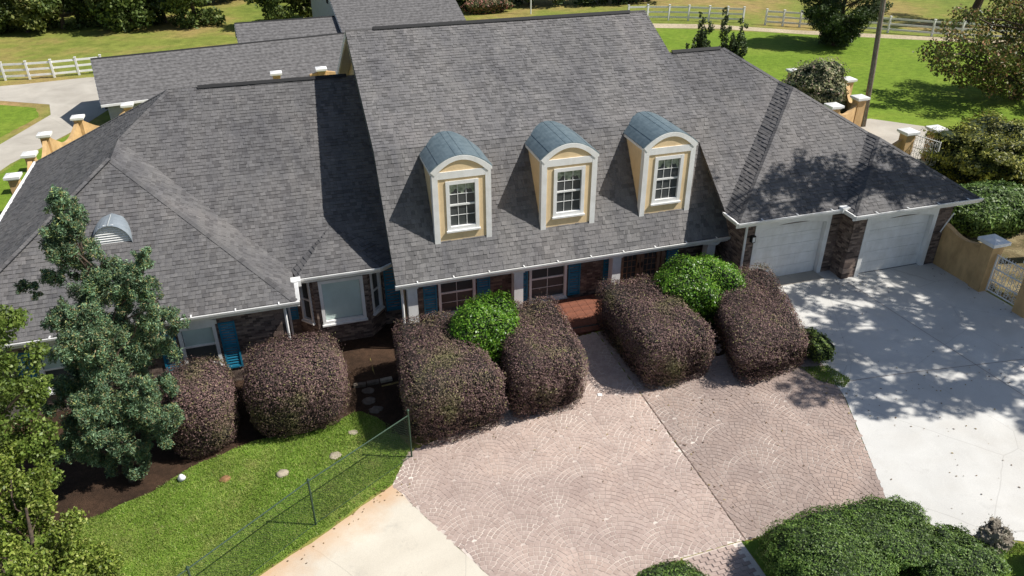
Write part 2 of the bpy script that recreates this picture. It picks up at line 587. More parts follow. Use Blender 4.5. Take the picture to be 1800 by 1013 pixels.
PATIO_L = [(-.7, -5.0), (.3, -4.7), (.3, -1.65), (6.36, -1.65), (6.33, -10.96), (6.2, -10.95), (4.7, -10.9), (1.0, -11.3), (.36, -9.78), (-1.3, -6.06)]
PATIO_R = [(6.40, -1.65), (12.0, -1.65), (12.0, -5.9), (11.61, -7.55), (10.72, -9.67), (10.1, -11.3), (9.5, -11.2), (6.37, -10.97)]
patio = sheet('patio', PATIO_L, .006, 'stamp_joint', rough_edge=.01)
patio_r = sheet('patio', PATIO_R, .006, 'stamp_joint_dull', rough_edge=.01)
sheet('garage_driveway', [(12.02, -1.0), (12.02, -5.9), (11.63, -7.55), (10.74, -9.67), (10.05, -11.3), (10.8, -12.5), (12.06, -13.2), (16, -16), (40, -16), (40, -5.5), (20.2, -5.5), (20.0, -1.0)], .012, 'concrete')
sheet('side_yard', [(20.3, -5.5), (20.3, 3.5), (32, 3.5), (32, -5.5)], .006, 'leafy_ground', rough_edge=.05)
sheet('front_bed', [(1.05, -11.35), (4.7, -10.95), (4.7, -16), (2.0, -16)], .004, 'lawn', rough_edge=.05)
sheet('shrub_bed', [(6.25, -10.98), (10.0, -11.33), (10.8, -12.6), (12.06, -13.3), (15.8, -16), (6.25, -16)], .005, 'lawn', rough_edge=.05)
sheet('hedge_bed', [(6.55, -1.7), (12.6, -1.7), (12.5, -4.2), (12.2, -4.6), (9.2, -4.4), (6.6, -4.2)], .015, 'mulch', rough_edge=.06)
sheet('brick_walk', [(4.72, -10.93), (6.23, -10.97), (6.23, -16), (4.72, -16)], .008, 'stamp_joint')
sheet('back_driveway', [(-26, 24), (-18.1, 27), (-16.4, 32.2), (-16.9, 34.6), (-20.4, 36.6), (-26, 37.2), (-26, 40.2), (-19.6, 40.4), (-15.7, 41.0), (-13, 40.6), (-12.5, 34), (-14.2, 29), (-16.8, 23.5), (-18, 19), (-18, 10), (-26, 10)], .006, 'old_concrete')
sheet('island_lawn', [(-26, 27.6), (-18.7, 27.4), (-17.0, 32), (-17.6, 34), (-20.6, 35.9), (-26, 36.5)], .009, 'back_lawn', rough_edge=.05)
sheet('yard_lawn', [(-16.5, 23.7), (-14.0, 29), (-12.6, 27.2), (-14.6, 21), (-14.8, 10), (-17.6, 10), (-17.7, 19)], .009, 'back_lawn', rough_edge=.05)
sheet('side_driveway', [(22, 12.5), (26, 13.4), (29.2, 13.4), (33, 9.5), (36, 6), (22, 6)], .01, 'old_concrete')
sheet('back_lawn', [(14, 38.5), (28.3, 38.8), (38.7, 33.0), (50.4, 26.0), (80, 10), (80, 4.6), (22, 4.6), (14, 4.6)], .004, 'back_lawn')
sheet('gravel_road', [(14, 41.4), (28.5, 40.6), (33.5, 38.6), (38.8, 34.6), (50.5, 27.6), (80, 11.6), (80, 10), (50.4, 26.0), (38.7, 33.0), (33, 37.0), (28.3, 38.8), (14, 39)], .008, 'gravel')

# stamped fan pattern: one small stone after the other, laid in overlapping scallops
def inside(poly, x, y):
    c = False
    n = len(poly)
    for i in range(n):
        x1, y1 = poly[i]
        x2, y2 = poly[(i + 1) % n]
        if (y1 > y) != (y2 > y) and x < (x2 - x1) * (y - y1) / (y2 - y1) + x1:
            c = not c
    return c


def scallops():
    R, step = 1.08, .127
    stones = []
    rows = int(13 / (R / 2)) + 3
    for j in range(rows):
        cy = -13.0 + j * R / 2
        for i in range(-3, 9):
            cx = i * 2 * R + (R if j % 2 else 0) + .3
            k = 0
            while True:
                r1 = R - k * step
                r0 = r1 - step
                if r0 < .02:
                    break
                n = max(4, int(round(2 * math.pi * (r0 + r1) / 2 / .145)))
                off = random.random() * 6.28
                for a in range(n):
                    a0 = off + a * 2 * math.pi / n
                    a1 = off + (a + 1) * 2 * math.pi / n
                    am, rm = (a0 + a1) / 2, (r0 + r1) / 2
                    x, y = cx + math.cos(am) * rm, cy + math.sin(am) * rm
                    if math.sin(am) < -.05 and rm > .3:
                        continue
                    # hidden by the scallops of the row in front (closer to the house front walk)
                    hid = False
                    for dj, dxs in ((-1, (-R, R)), (-2, (0,))):
                        for dx in dxs:
                            if (x - cx - dx) ** 2 + (y - cy - dj * R / 2) ** 2 < (R - .075) ** 2:
                                hid = True
                    if hid or not (inside(PATIO_L, x, y) or inside(PATIO_R, x, y)):
                        continue
                    stones.append((cx, cy, r0, r1, a0, a1, x > 6.38))
                k += 1
    return stones


def build_stones():
    st = scallops()
    sc = sorted(range(len(st)), key=lambda i: -proj_size(Vector((st[i][0] + math.cos((st[i][4] + st[i][5]) / 2) * st[i][3], st[i][1] + math.sin((st[i][4] + st[i][5]) / 2) * st[i][3], -.6))))
    single = set(sc[:280])
    VF = {False: ([], []), True: ([], [])}
    for i, (cx, cy, r0, r1, a0, a1, rt) in enumerate(st):
        g = .0122
        ga = g / ((r0 + r1) / 2)
        rr0, rr1 = max(r0 + g, .01), r1 - g
        zt = .0135 + random.uniform(0, .003)
        g *= random.uniform(.7, 1.2)
        poly = []
        am = (a0 + a1) / 2
        for r_, a in ((rr0, a0 + ga), (rr1, a0 + ga), (rr1 + .002, am), (rr1, a1 - ga), (rr0, a1 - ga)):
            poly.append((cx + math.cos(a) * r_, cy + math.sin(a) * r_))
        top = [Vector((x, y, ramp_z(x) + zt)) for x, y in poly]
        bot = [Vector((x, y, ramp_z(x) + .003)) for x, y in poly]
        n = len(poly)
        f = [tuple(range(n))[::-1]] + [(k, (k + 1) % n, n + (k + 1) % n, n + k) for k in range(n)]
        if i in single:
            mk('paving_stone', top + bot, f, 'stamp_dull' if rt else 'stamp_stone', patio_r if rt else patio)
        else:
            V, F = VF[rt]
            b = len(V)
            V += top + bot
            F += [tuple(b + q for q in face) for face in f]
    for rt, (V, F) in VF.items():
        tag(mk('paving_stones', V, F, 'stamp_dull' if rt else 'stamp_stone', patio_r if rt else patio), kind='stuff')


build_stones()
jm = MB()
jm.prism([(6.37, -5.2, h(6.37) + .022), (6.395, -5.2, h(6.395) + .022), (6.365, -10.95, h(6.365) + .022), (6.34, -10.95, h(6.34) + .022)], (0, 0, -.02))
jm.build('expansion_joint', M['joint_dirt'], patio)

drive = bpy.data.objects['garage_driveway']
for (a, b) in (((11.82, -6.9), (26, -8.6)), ((15.9, -2.0), (16.9, -14))):
    a, b = Vector((*a, 0)), Vector((*b, 0))
    n_ = Vector((-(b - a).y, (b - a).x, 0)).normalized() * .008
    v, f = [], []
    for i in range(41):
        p = a.lerp(b, i / 40)
        for q in (p - n_, p + n_):
            v.append((q.x, q.y, ramp_z(q.x) + .0175))
        if i:
            k = 2 * i
            f.append((k - 2, k, k + 1, k - 1))
    mk('control_joint', v, f, 'joint_dirt', drive)

# brick walk at the bottom of the picture
bw = bpy.data.objects['brick_walk']
bm_ = MB()
for j in range(34):
    for i in range(7):
        x0 = 4.74 + i * .212 + (.106 if j % 2 else 0)
        y0 = -10.98 - (j + 1) * .106
        if x0 + .2 > 6.2:
            continue
        fr = Fr((x0, y0, h(x0 + .1) + .006), (1, 0, 0), (0, 0, 1), (0, 1, 0))
        mb = MB().box(fr, 0, .2, 0, .097, 0, random.uniform(.012, .018))
        if j < 14:
            mb.build('paver', 'stamp_stone', bw)

# grass blades on the near lawn
def grass(name, poly, n, parent_none=None, zoff=.006):
    bx0, bx1 = max(-11, min(p[0] for p in poly)), max(p[0] for p in poly)
    by0, by1 = min(p[1] for p in poly), max(p[1] for p in poly)
    if poly is LAWN:
        by0 = -10.5
    P = []
    while len(P) < n:
        x, y = random.uniform(bx0, bx1), random.uniform(by0, by1)
        if inside(poly, x, y):
            P.append((x, y, h(x) + zoff))
    P = np.array(P)
    a = rng.uniform(0, 6.28, n)
    wd = rng.uniform(.006, .014, n)
    hh = rng.uniform(.03, .075, n)
    dx, dy = np.cos(a) * wd, np.sin(a) * wd
    V = np.zeros((n, 3, 3))
    V[:, 0] = P - np.stack([dx, dy, 0 * dx], 1)
    V[:, 1] = P + np.stack([dx, dy, 0 * dx], 1)
    V[:, 2] = P + np.stack([rng.normal(0, .025, n), rng.normal(0, .025, n), hh], 1)
    return tag(mk_quads(name, V, 'grass_blade'), 'short green grass blades covering the lawn by the wire fence', kind='stuff')


grass('grass', LAWN, 90000)
g2_ = grass('grass', [(1.05, -11.35), (4.7, -10.95), (4.7, -11.6), (1.05, -11.7)], 3000)
g2_['label'] = 'grass edge below the small clipped bush in front'
g3_ = grass('grass', [(11.3, -5.9), (12.1, -6.1), (12.3, -6.9), (11.9, -7.15), (11.4, -6.6)], 2500, zoff=.012)
g3_['label'] = 'tuft of grass at the foot of the rightmost hedge'
g4_ = grass('grass', [(10.0, -11.4), (10.8, -12.65), (12.06, -13.3), (12, -13.6), (9.6, -12.6), (9.3, -11.3)], 6000)
g4_['label'] = 'grass between the driveway and the clipped front shrubs'

# ------------------------------------------------------------------ the house
house = empty('house', (4, 4, -1.15), 'long brick house with grey shingle roof, three cream dormers and two garage doors', 'house')
ALL_TABS = []      # whole shingles, candidates for single objects
TABS = {}


def clip(poly, a, b):
    """clip a 2-D polygon by the half plane left of a->b"""
    out = []
    n = len(poly)
    for i in range(n):
        p, q = poly[i], poly[(i + 1) % n]
        sp = (b[0] - a[0]) * (p[1] - a[1]) - (b[1] - a[1]) * (p[0] - a[0])
        sq = (b[0] - a[0]) * (q[1] - a[1]) - (b[1] - a[1]) * (q[0] - a[0])
        if sp >= 0:
            out.append(p)
        if (sp > 0 and sq < 0) or (sp < 0 and sq > 0):
            t = sp / (sp - sq)
            out.append((p[0] + (q[0] - p[0]) * t, p[1] + (q[1] - p[1]) * t))
    return out


def roof_face(poly, part, shingles=True, expo=.138, thick=.1):
    poly = [Vector(p) for p in poly]
    n = Vector((0, 0, 0))
    for i in range(len(poly)):
        n += poly[i].cross(poly[(i + 1) % len(poly)])
    n.normalize()
    if n.z < 0:
        n = -n
        poly = poly[::-1]
    part.prism([p - n * .012 for p in poly][::-1], -Vector((0, 0, thick)))
    if not shingles:
        return
    U = Vector((-n.y, n.x, 0)).normalized()
    Vv = n.cross(U)
    if Vv.z < 0:
        Vv, U = -Vv, -U
    o = poly[0]
    P2 = [((p - o).dot(U), (p - o).dot(Vv)) for p in poly]
    area = sum(P2[i][0] * P2[(i + 1) % len(P2)][1] - P2[(i + 1) % len(P2)][0] * P2[i][1] for i in range(len(P2)))
    if area < 0:
        P2 = P2[::-1]
    v0 = min(p[1] for p in P2)
    vmax = max(p[1] for p in P2)
    u_lo, u_hi = min(p[0] for p in P2), max(p[0] for p in P2)
    while v0 < vmax:
        v1 = min(v0 + expo, vmax)
        u0 = u_lo - random.uniform(0, .3)
        while u0 < u_hi:
            u1 = u0 + random.choice((.09, .12, .15, .18, .22))
            q = [(u0 + .002, v0), (u1 - .002, v0), (u1 - .002, v1), (u0 + .002, v1)]
            c = q
            for i in range(len(P2)):
                c = clip(c, P2[i], P2[(i + 1) % len(P2)])
                if len(c) < 3:
                    break
            if len(c) >= 3:
                t = random.choice((.009, .011, .02, .024))
                if len(c) == 4 and abs(c[0][0] - q[0][0]) < 1e-6 and abs(c[2][0] - q[2][0]) < 1e-6 and abs(c[2][1] - q[2][1]) < 1e-6 and abs(c[0][1] - q[0][1]) < 1e-6 \
                        and abs(c[1][0] - q[1][0]) < 1e-6 and abs(c[3][0] - q[3][0]) < 1e-6:
                    ALL_TABS.append((o, U, Vv, n, u0, u1, v0, v1, t, part))
                else:
                    add_tab(part, o, U, Vv, n, c, v0, expo, t)
            u0 = u1
        v0 += expo


def add_tab(part, o, U, Vv, n, c, v0, expo, t):
    TV, TF = TABS.setdefault(id(part), ([], []))
    b, k = len(TV), len(c)
    for (a, d) in c:
        TV.append(o + U * a + Vv * d + n * (t * (1 - .8 * (d - v0) / expo)))
    for (a, d) in c:
        TV.append(o + U * a + Vv * d - n * .006)
    TF.append(tuple(range(b, b + k)))
    for i in range(k):
        j = (i + 1) % k
        TF.append((b + i, b + k + i, b + k + j, b + j))


# --- left wing (hip roof with a projecting hipped bay)
zw, p_ = 1.72, .656
xl, xr, yf, yfm, yrw = -13.083, -3.085, -.4545, 1.487, 8.18
D = yrw - yfm
zR = zw + p_ * D
xm, hw = (xl + xr) / 2, (xr - xl) / 2
zs = zw + p_ * hw
A_ = (xl + D, yrw, zR)
Bk = (xm, yfm + hw, zs)
Fn = (xm, yf + hw, zs)
XW = .45           # the main block's left wall
left_roof = MB()
roof_face([A_, (XW, yrw, zR), (XW, yfm, zw), (xr, yfm, zw), Bk], left_roof)
roof_face([(xl, yf, zw), (xr, yf, zw), Fn], left_roof)
roof_face([(xr, yf, zw), (xr, yfm, zw), Bk, Fn], left_roof)
yb = yrw + D
roof_face([(xl, yf, zw), Fn, (xm, yb - hw, zs), (xl, yb, zw)], left_roof)
roof_face([Bk, A_, (xm, yb - hw, zs)], left_roof)
roof_face([A_, (XW, yrw, zR), (XW, yb, zw), (xl, yb, zw)], left_roof, False)

# --- bay roof
BA = (-1.65, 2.75, zw + p_ * (2.75 - yfm) + .005)
zb_ = zw + .002
bx0, bx1, byf = -2.98, -.32, .93
bay_roof = MB()
roof_face([(bx0, byf, zb_), (bx1, byf, zb_), BA], bay_roof, True, .15, .06)
roof_face([(bx0, byf, zb_), BA, (bx0 - .12, yfm + .04, zb_ + .02)], bay_roof, True, .15, .06)
roof_face([(bx1, byf, zb_), BA, (.38, yfm + .1, zb_ + .06), (.12, 1.2, zb_)], bay_roof, True, .15, .06)

# --- main block
R0, R1 = (0, 7.77, 7.83), (11.87, 7.77, 7.83)
B0, B1 = (0, 2.38, 5.13), (12.03, 2.38, 5.13)
E0, E1 = (.03, 0, 1.49), (12.06, 0, 1.49)
main_roof = MB()
roof_face([R0, R1, B1, B0], main_roof, True, .138, .14)
roof_face([(0, 2.40, 5.155), (12.03, 2.40, 5.155), (12.06, -.015, 1.49), (.03, -.015, 1.49)], main_roof, True, .145, .14)
roof_face([R0, R1, (11.87, 15.4, 4.0), (0, 15.4, 4.0)], main_roof, False)  # right block coloured as sunlit, the others darkened as if in shade

# --- right wing, stepping forward twice over the garage
z2, q2 = 2.81, .627
xe, xa, xb_ = 20.51, 11.33, 15.4
y0, y1, y2 = -.63, -1.59, -2.25
hr, hb = (xe - xa) / 2, (xe - xb_) / 2
yrr = 5.58
zrr = z2 + q2 * (yrr - y0)
xrr = xe - (yrr - y0)
right_roof = MB()
E_ = (xe - hr, y0 + hr, z2 + q2 * hr)
Ef = (xe - hr, y1 + hr, z2 + q2 * hr)
G_ = (xe - hb, y1 + hb, z2 + q2 * hb)
Gf = (xe - hb, y2 + hb, z2 + q2 * hb)
roof_face([(11.8, yrr, zrr), (xrr, yrr, zrr), E_, (xa, y0, z2)], right_roof)
roof_face([(xa, y0, z2), (xa, y1, z2), Ef, E_], right_roof)
roof_face([(xa, y1, z2), (xb_, y1, z2), G_, Ef], right_roof)
roof_face([(xb_, y1, z2), (xb_, y2, z2), Gf, G_], right_roof)
roof_face([(xb_, y2, z2), (xe, y2, z2), Gf], right_roof)
right_roof.prism([(xe, y2, z2 - .01), Gf, G_, Ef, E_, (xrr, yrr, zrr - .01), (xe, 2 * yrr - y0, z2 - .01)], (0, 0, -.1))
right_roof.prism([(11.8, yrr, zrr - .01), (xrr, yrr, zrr - .01), (xe, 2 * yrr - y0, z2 - .01), (11.8, 2 * yrr - y0, z2 - .01)], (0, 0, -.1))

roofs = {}
PART = {id(left_roof): 'left', id(bay_roof): 'bay', id(main_roof): 'main', id(right_roof): 'right'}
SHM = {'left': 'shingle', 'bay': 'shingle', 'main': 'shingle_faded', 'right': 'shingle_right'}
for nm, mb_, lab in (('left', left_roof, 'hipped grey shingle roof of the left wing'), ('bay', bay_roof, 'small hipped roof over the bay window'),
                     ('main', main_roof, 'tall grey shingle roof carrying the three dormers'), ('right', right_roof, 'stepped grey shingle roof over the garage')):
    roofs[nm] = tag(mb_.build('roof', 'deck', house), lab)

# single shingles: the 300 that show largest, the rest joined
ALL_TABS.sort(key=lambda q: -proj_size(q[0] + q[1] * q[4] + q[2] * q[6]) * ((q[5] - q[4]) ** .3))
WEDGE = {}
for nm in SHM:
    wedge = bpy.data.meshes.new('shingle')
    wedge.from_pydata([(0, 0, 1), (1, 0, 1), (1, 1, .2), (0, 1, .2), (0, 0, -.4), (1, 0, -.4), (1, 1, -.4), (0, 1, -.4)], [],
                      [(0, 1, 2, 3), (0, 4, 5, 1), (1, 5, 6, 2), (2, 6, 7, 3), (3, 7, 4, 0)])
    wedge.materials.append(M[SHM[nm]])
    WEDGE[nm] = wedge
for i, (o, U, Vv, n, ua, ub, va, vb, t, part) in enumerate(ALL_TABS):
    if i < 295:
        loc = o + U * (ua + .002) + Vv * va
        a, b_, c_ = U * (ub - ua - .004), Vv * (vb - va), n * t
        mt = Matrix(((a.x, b_.x, c_.x, loc.x), (a.y, b_.y, c_.y, loc.y), (a.z, b_.z, c_.z, loc.z), (0, 0, 0, 1)))
        link_mesh('shingle', WEDGE[PART[id(part)]], roofs[PART[id(part)]], mt)
    else:
        add_tab(part, o, U, Vv, n, [(ua + .002, va), (ub - .002, va), (ub - .002, vb), (ua + .002, vb)], va, vb - va, t)
for k, (tv, tf) in TABS.items():
    tag(mk('shingles', tv, tf, SHM[PART[k]], roofs[PART[k]]), kind='stuff')

# hip and ridge caps
cv, cf = [], []


def caps(p, q, n1, n2, wd=.11, step=.15):
    p, q, n1, n2 = Vector(p), Vector(q), Vector(n1).normalized(), Vector(n2).normalized()
    d = (q - p).normalized()
    L = (q - p).length
    s1 = n1.cross(d).normalized()
    s2 = d.cross(n2).normalized()
    if s1.dot(s2) > 0 and False:
        s2 = -s2
    nn = (n1 + n2).normalized()
    for s_ in (s1, s2):
        pass
    k = 0.0
    while k < L:
        a, b = p + d * k, p + d * min(k + step + .02, L)
        base = len(cv)
        for (pt, lift) in ((a, .028), (b, .021)):
            cv.extend([pt + s1 * wd + n1 * lift, pt + nn * (lift + .004), pt + s2 * wd + n2 * lift])
        cv.extend([a + s1 * wd + n1 * .006, a + nn * .006, a + s2 * wd + n2 * .006])
        cf.extend([(base, base + 1, base + 4, base + 3), (base + 1, base + 2, base + 5, base + 4), (base + 6, base + 7, base + 1, base), (base + 7, base + 8, base + 2, base + 1)])
        k += step


nF, nL, nRt, nB = (0, -p_, 1), (-p_, 0, 1), (p_, 0, 1), (0, p_, 1)


def hip(p, q, n1, n2):
    """choose the order that makes the cap's wings go outward"""
    d = (Vector(q) - Vector(p)).normalized()
    s1 = Vector(n1).normalized().cross(d)
    if s1.dot(Vector(n1)) < 0 or s1.z > 0:
        n1, n2 = n2, n1
    caps(p, q, n1, n2)


hip((xl, yf, zw), Fn, nL, nF)
hip((xr, yf, zw), Fn, nRt, nF)
hip(Fn, Bk, nL, nRt)
hip(Bk, A_, nL, nF)
hip((xl, yb, zw), A_, nL, nB)
hip((xe, y2, z2), Gf, nRt, nF)
hip((xb_, y2, z2), Gf, nL, nF)
hip(G_, Ef, nRt, nF)
hip((xa, y1, z2), Ef, nL, nF)
hip(E_, (xrr, yrr, zrr), nRt, nF)
hip(Gf, G_, nL, nRt)
hip(Ef, E_, nL, nRt)
tag(mk('ridge_caps', cv, cf, 'shingle', house), 'shingle caps along the hips', kind='stuff')


def ridge_vent(a, b, rp):
    a, b = Vector(a), Vector(b)
    fr = Fr(a, b - a, (0, -1, 0), (0, 0, 1))
    L = (b - a).length
    mb_ = MB()
    mb_.prism([fr.p(0, -.06, .12), fr.p(0, .03, .0), fr.p(0, -.06, -.12), fr.p(0, -.02, 0)], (b - a))
    mb_.build('ridge_vent', 'ridge', rp)


ridge_vent((1.0, 7.77, 7.885), (11.2, 7.77, 7.885), roofs['main'])
ridge_vent((A_[0] + 1.0, yrw, zR + .05), (-.1, yrw, zR + .05), roofs['left'])
ridge_vent((12.05, yrr, zrr + .05), (xrr - .15, yrr, zrr + .05), roofs['right'])
MB().tube([R0, (1.0, 7.77, 7.83)], .05, 6).build('ridge_cap', 'shingle', roofs['main'])
MB().tube([(11.2, 7.77, 7.83), R1], .05, 6).build('ridge_cap', 'shingle', roofs['main'])

# --- gutters and fascias
def gutter(a, b, out, name='gutter', drop=.0, mat='white'):
    a, b = Vector(a), Vector(b)
    o = Vector(out).normalized()
    fr = Fr(a, b - a, o, (0, 0, 1))
    L = (b - a).length
    mb_ = MB()
    mb_.prism([fr.p(0, -.02, .0), fr.p(0, .02, .115), fr.p(0, .02, .128), fr.p(0, -.05, .115), fr.p(0, -.12, .075), fr.p(0, -.12, .0)], b - a)
    mb_.build(name, mat, house)
    MB().box(fr, .0, L, -.2, -.025, -.05, -.005).build('fascia', mat, house)


def downspout(pts, name='downspout'):
    mb_ = MB()
    for i in range(len(pts) - 1):
        mb_.tube([pts[i], pts[i + 1]], .045, 6)
    mb_.build(name, 'white', house)


gutter((xl, yf, zw), (xr + .1, yf, zw), (0, -1, 0))
gutter((xr, yf, zw), (xr, yfm - .5, zw), (1, 0, 0))
gutter((xl, yb, zw), (xl, yf, zw), (-1, 0, 0))
gutter((bx0 - .05, byf, zb_), (bx1, byf, zb_), (0, -1, 0))
gutter((bx1, byf, zb_), (.12, 1.2, zb_), (.5, -.8, 0))
gutter((.0, -.02, 1.49), (12.05, -.02, 1.49), (0, -1, 0))
gutter((xa - .1, y1, z2), (xb_, y1, z2), (0, -1, 0))
gutter((xa, y0 - .05, z2), (xa, y1, z2), (-1, 0, 0))
gutter((xb_, y1, z2), (xb_, y2, z2), (-1, 0, 0))
gutter((xb_ - .1, y2, z2), (xe + .1, y2, z2), (0, -1, 0))
# box where the bay gutter meets the wing
MB().box(WORLD, bx0 - .2, bx0 + .12, byf - .28, byf + .02, zb_ - .14, zb_ + .06).build('gutter_box', 'white', house)
MB().box(WORLD, xb_ - .2, xb_ + .12, y1 - .2, y1 + .05, z2 - .1, z2 + .08).build('gutter_box', 'white', house)
# gutter brackets as small white clips on the shingle edge
for (a, b, y, z) in ((xl, xr, yf, zw), (0, 12, -.02, 1.49), (xa, xb_, y1, z2), (xb_, xe, y2, z2)):
    n = int((b - a) / 1.15)
    for i in range(n):
        x = a + (i + .6) * (b - a) / n
        MB().box(WORLD, x - .02, x + .02, y - .12, y + .03, z + .022, z + .038).build('gutter_clip', 'white', house)
downspout([(xr - .38, .06 - .1, 1.5), (xr - .38, -.04, -1.1)])
downspout([(.18, -.08, 1.42), (.22, .12, 1.05), (.22, .16, -.52)])
downspout([(11.75, -.06, 1.42), (11.6, .0, 1.22), (11.2, .2, 1.18)])
downspout([(11.5, y1 - .05, 2.72), (11.98, -1.1, 2.45), (11.98, -1.12, .05)])
downspout([(bx0 - .1, byf - .12, 1.62), (bx0 - .3, 1.2, 1.3), (bx0 - .42, 1.9, 1.1), (bx0 - .42, 1.88, -1.1)])

# --- walls with bricks
BR = []            # loose bricks: (fr, u0,u1,v0,v1, proud)


def wall(fr, L, H, openings=(), bricks=True, name='wall', mat='mortar', z0=0.0, thick=.2, lo=0.0, hi=None):
    """a wall slab cut round its openings, faced with single bricks"""
    us = sorted({0, L} | {u for o in openings for u in (o[0], o[1])})
    vs = sorted({0, H} | {v for o in openings for v in (o[2], o[3])})
    mb_ = MB()
    for i in range(len(us) - 1):
        for j in range(len(vs) - 1):
            uc, vc = (us[i] + us[i + 1]) / 2, (vs[j] + vs[j + 1]) / 2
            if any(o[0] < uc < o[1] and o[2] < vc < o[3] for o in openings):
                continue
            mb_.box(fr, us[i], us[i + 1], vs[j], vs[j + 1], -thick, 0)
    wo = mb_.build(name, mat, house)
    if not bricks:
        return wo
    bl, bh, m = .2, .062, .011
    r = 0
    v = .004
    hi = hi or L
    while v + bh < H:
        u = lo + (-.105 if r % 2 else 0)
        while u < hi:
            a, b = max(u, lo + .002), min(u + bl, hi - .002)
            if b - a > .04:
                segs = [(a, b)]
                for o in openings:
                    if v < o[3] and v + bh > o[2]:
                        ns = []
                        for (c, d) in segs:
                            if d <= o[0] or c >= o[1]:
                                ns.append((c, d))
                            else:
                                if o[0] - c > .03:
                                    ns.append((c, o[0]))
                                if d - o[1] > .03:
                                    ns.append((o[1], d))
                        segs = ns
                for (c, d) in segs:
                    BR.append((fr, c, d, v, v + bh, random.uniform(.006, .012), wo))
            u += bl + m
        v += bh + m
        r += 1
    return wo


g0 = -1.2
# projecting wing: front wall y=0, right wall x=-3.53
frL = Fr((-12.6, 0, g0), (1, 0, 0))
wall(frL, 12.6 - 3.53, zw - g0 - .12, [(5.95, 7.05, .82, 2.35), (2.05, 3.15, .82, 2.35)], lo=1.5)
frLs = Fr((-3.53, 0, g0), (0, 1, 0))
wall(frLs, 1.94, zw - g0 - .12)
# wing front wall behind the bay
frW = Fr((-3.53, 1.94, g0), (1, 0, 0))
wall(frW, 3.98, zw - g0 - .05)
# bay
frBf = Fr((-2.52, 1.3, g0), (1, 0, 0))
wall(frBf, 1.78, zw - g0 - .1, [(.17, 1.63, .85, 2.52)])
dl = Vector((-2.52 + 3.08, 1.3 - 1.94, 0))
frBl = Fr((-3.08, 1.94, g0), dl)
wall(frBl, dl.length, zw - g0 - .1, [(.2, .7, .9, 2.5)])
dr = Vector((.56, .64, 0))
frBr = Fr((-.74, 1.3, g0), dr)
wall(frBr, dr.length, zw - g0 - .1, [(.14, .7, .9, 2.5)])
# left and back of the left wing, plain
wall(Fr((-12.6, 14.3, g0), (0, -1, 0)), 14.3, zw - g0 - .12, (), False)
wall(Fr((XW, 14.3, g0), (-1, 0, 0)), 13.0, zw - g0 - .12, (), False)
# main block: porch wall and the cream left gable
frP = Fr((.45, .85, g0), (1, 0, 0))
wall(frP, 11.6, 2.5, [(1.1, 2.4, .72, 2.45), (4.35, 5.75, .72, 2.45), (7.8, 9.45, .62, 2.46)])
gm = MB().prism([(.45, 2.0, g0), (.45, 15.1, g0), (.45, 15.1, 4.0), (.45, 7.77, 7.6), (.45, 2.38, 4.95), (.45, .85, 2.55), (.45, .85, g0)], (.15, 0, 0))
tag(gm.build('gable_wall', 'cream', house), 'cream left gable wall of the tall block')
MB().box(WORLD, .45, 11.8, 14.9, 15.1, g0, 4.0).build('wall', 'cream', house)
MB().prism([(11.6, 2.2, g0), (11.6, 15.1, g0), (11.6, 15.1, 4.0), (11.6, 7.77, 7.6), (11.6, 2.38, 4.9), (11.6, 2.2, 4.4)], (.15, 0, 0)).build('gable_wall', 'cream', house)
MB().prism([(-.02, 7.77, 7.8), (-.02, 15.4, 3.97), (-.02, 15.4, 3.73), (-.02, 7.77, 7.56)], (.06, 0, 0)).build('rake_board', 'white', house)
MB().prism([(.04, 7.77, 7.66), (.04, 15.4, 3.84), (.45, 15.4, 3.84), (.45, 7.77, 7.66)], (0, 0, -.04)).build('soffit', 'soffit', house)
MB().prism([(0, 2.38, 4.98), (0, 7.77, 7.68), (.0, 7.77, 7.5), (0, 2.38, 4.8)], (.05, 0, 0)).build('rake_board', 'gray_metal', house)
MB().prism([(0.02, 0.02, 1.36), (0, 2.38, 4.98), (.0, 2.38, 4.75), (0.02, .1, 1.3)], (.05, 0, 0)).build('rake_board', 'gray_metal', house)
MB().prism([(.2, .02, 1.33), (12.05, .02, 1.33), (12.05, .84, 1.36), (.2, .84, 1.36)], (0, 0, -.03)).build('porch_ceiling', 'soffit', house)
# porch floor with tiles
floor = MB().box(WORLD, .3, 12.0, -1.15, .64, -1.15, -.522).build('porch_floor', 'mortar', house)
tm_ = None
for i in range(38):
    for j in range(10):
        x0_, y0_ = .31 + i * .307, -1.14 + j * .307
        if tm_ is None:
            tm_ = bpy.data.meshes.new('tile')
            q = MB().box(WORLD, 0, .298, 0, .298, 0, .022)
            tm_.from_pydata([tuple(v) for v in q.v], [], q.f)
            tm_.materials.append(M['terracotta'])
        if (i >= 3 and i < 36) and j < 6:
            link_mesh('tile', tm_, floor, Matrix.Translation((x0_, y0_, -.525)))
for k in range(8):
    MB().box(WORLD, 4.6 + k * .3, 4.6 + k * .3 + .29, -1.45, -1.17, -.85, -.56).build('step_tile', 'terracotta', house)
# garage
frG1 = Fr((12.05, -1.06, 0), (1, 0, 0))
wall(frG1, 3.85, z2 - .12, [(.46, 3.2, -.1, 2.2)])
frG2 = Fr((15.85, -1.72, 0), (1, 0, 0))
wall(frG2, 4.25, z2 - .12, [(.69, 3.43, -.1, 2.2)])
wall(Fr((15.85, -1.06, 0), (0, -1, 0)), .66, z2 - .12)
wall(Fr((12.05, 3.0, -.4), (0, -1, 0)), 4.06, z2 + .25)
wall(Fr((20.1, -1.72, 0), (0, 1, 0)), 12, z2 - .12, (), False)
wall(Fr((20.1, 10.4, 0), (-1, 0, 0)), 8.3, z2 - .12, (), False)
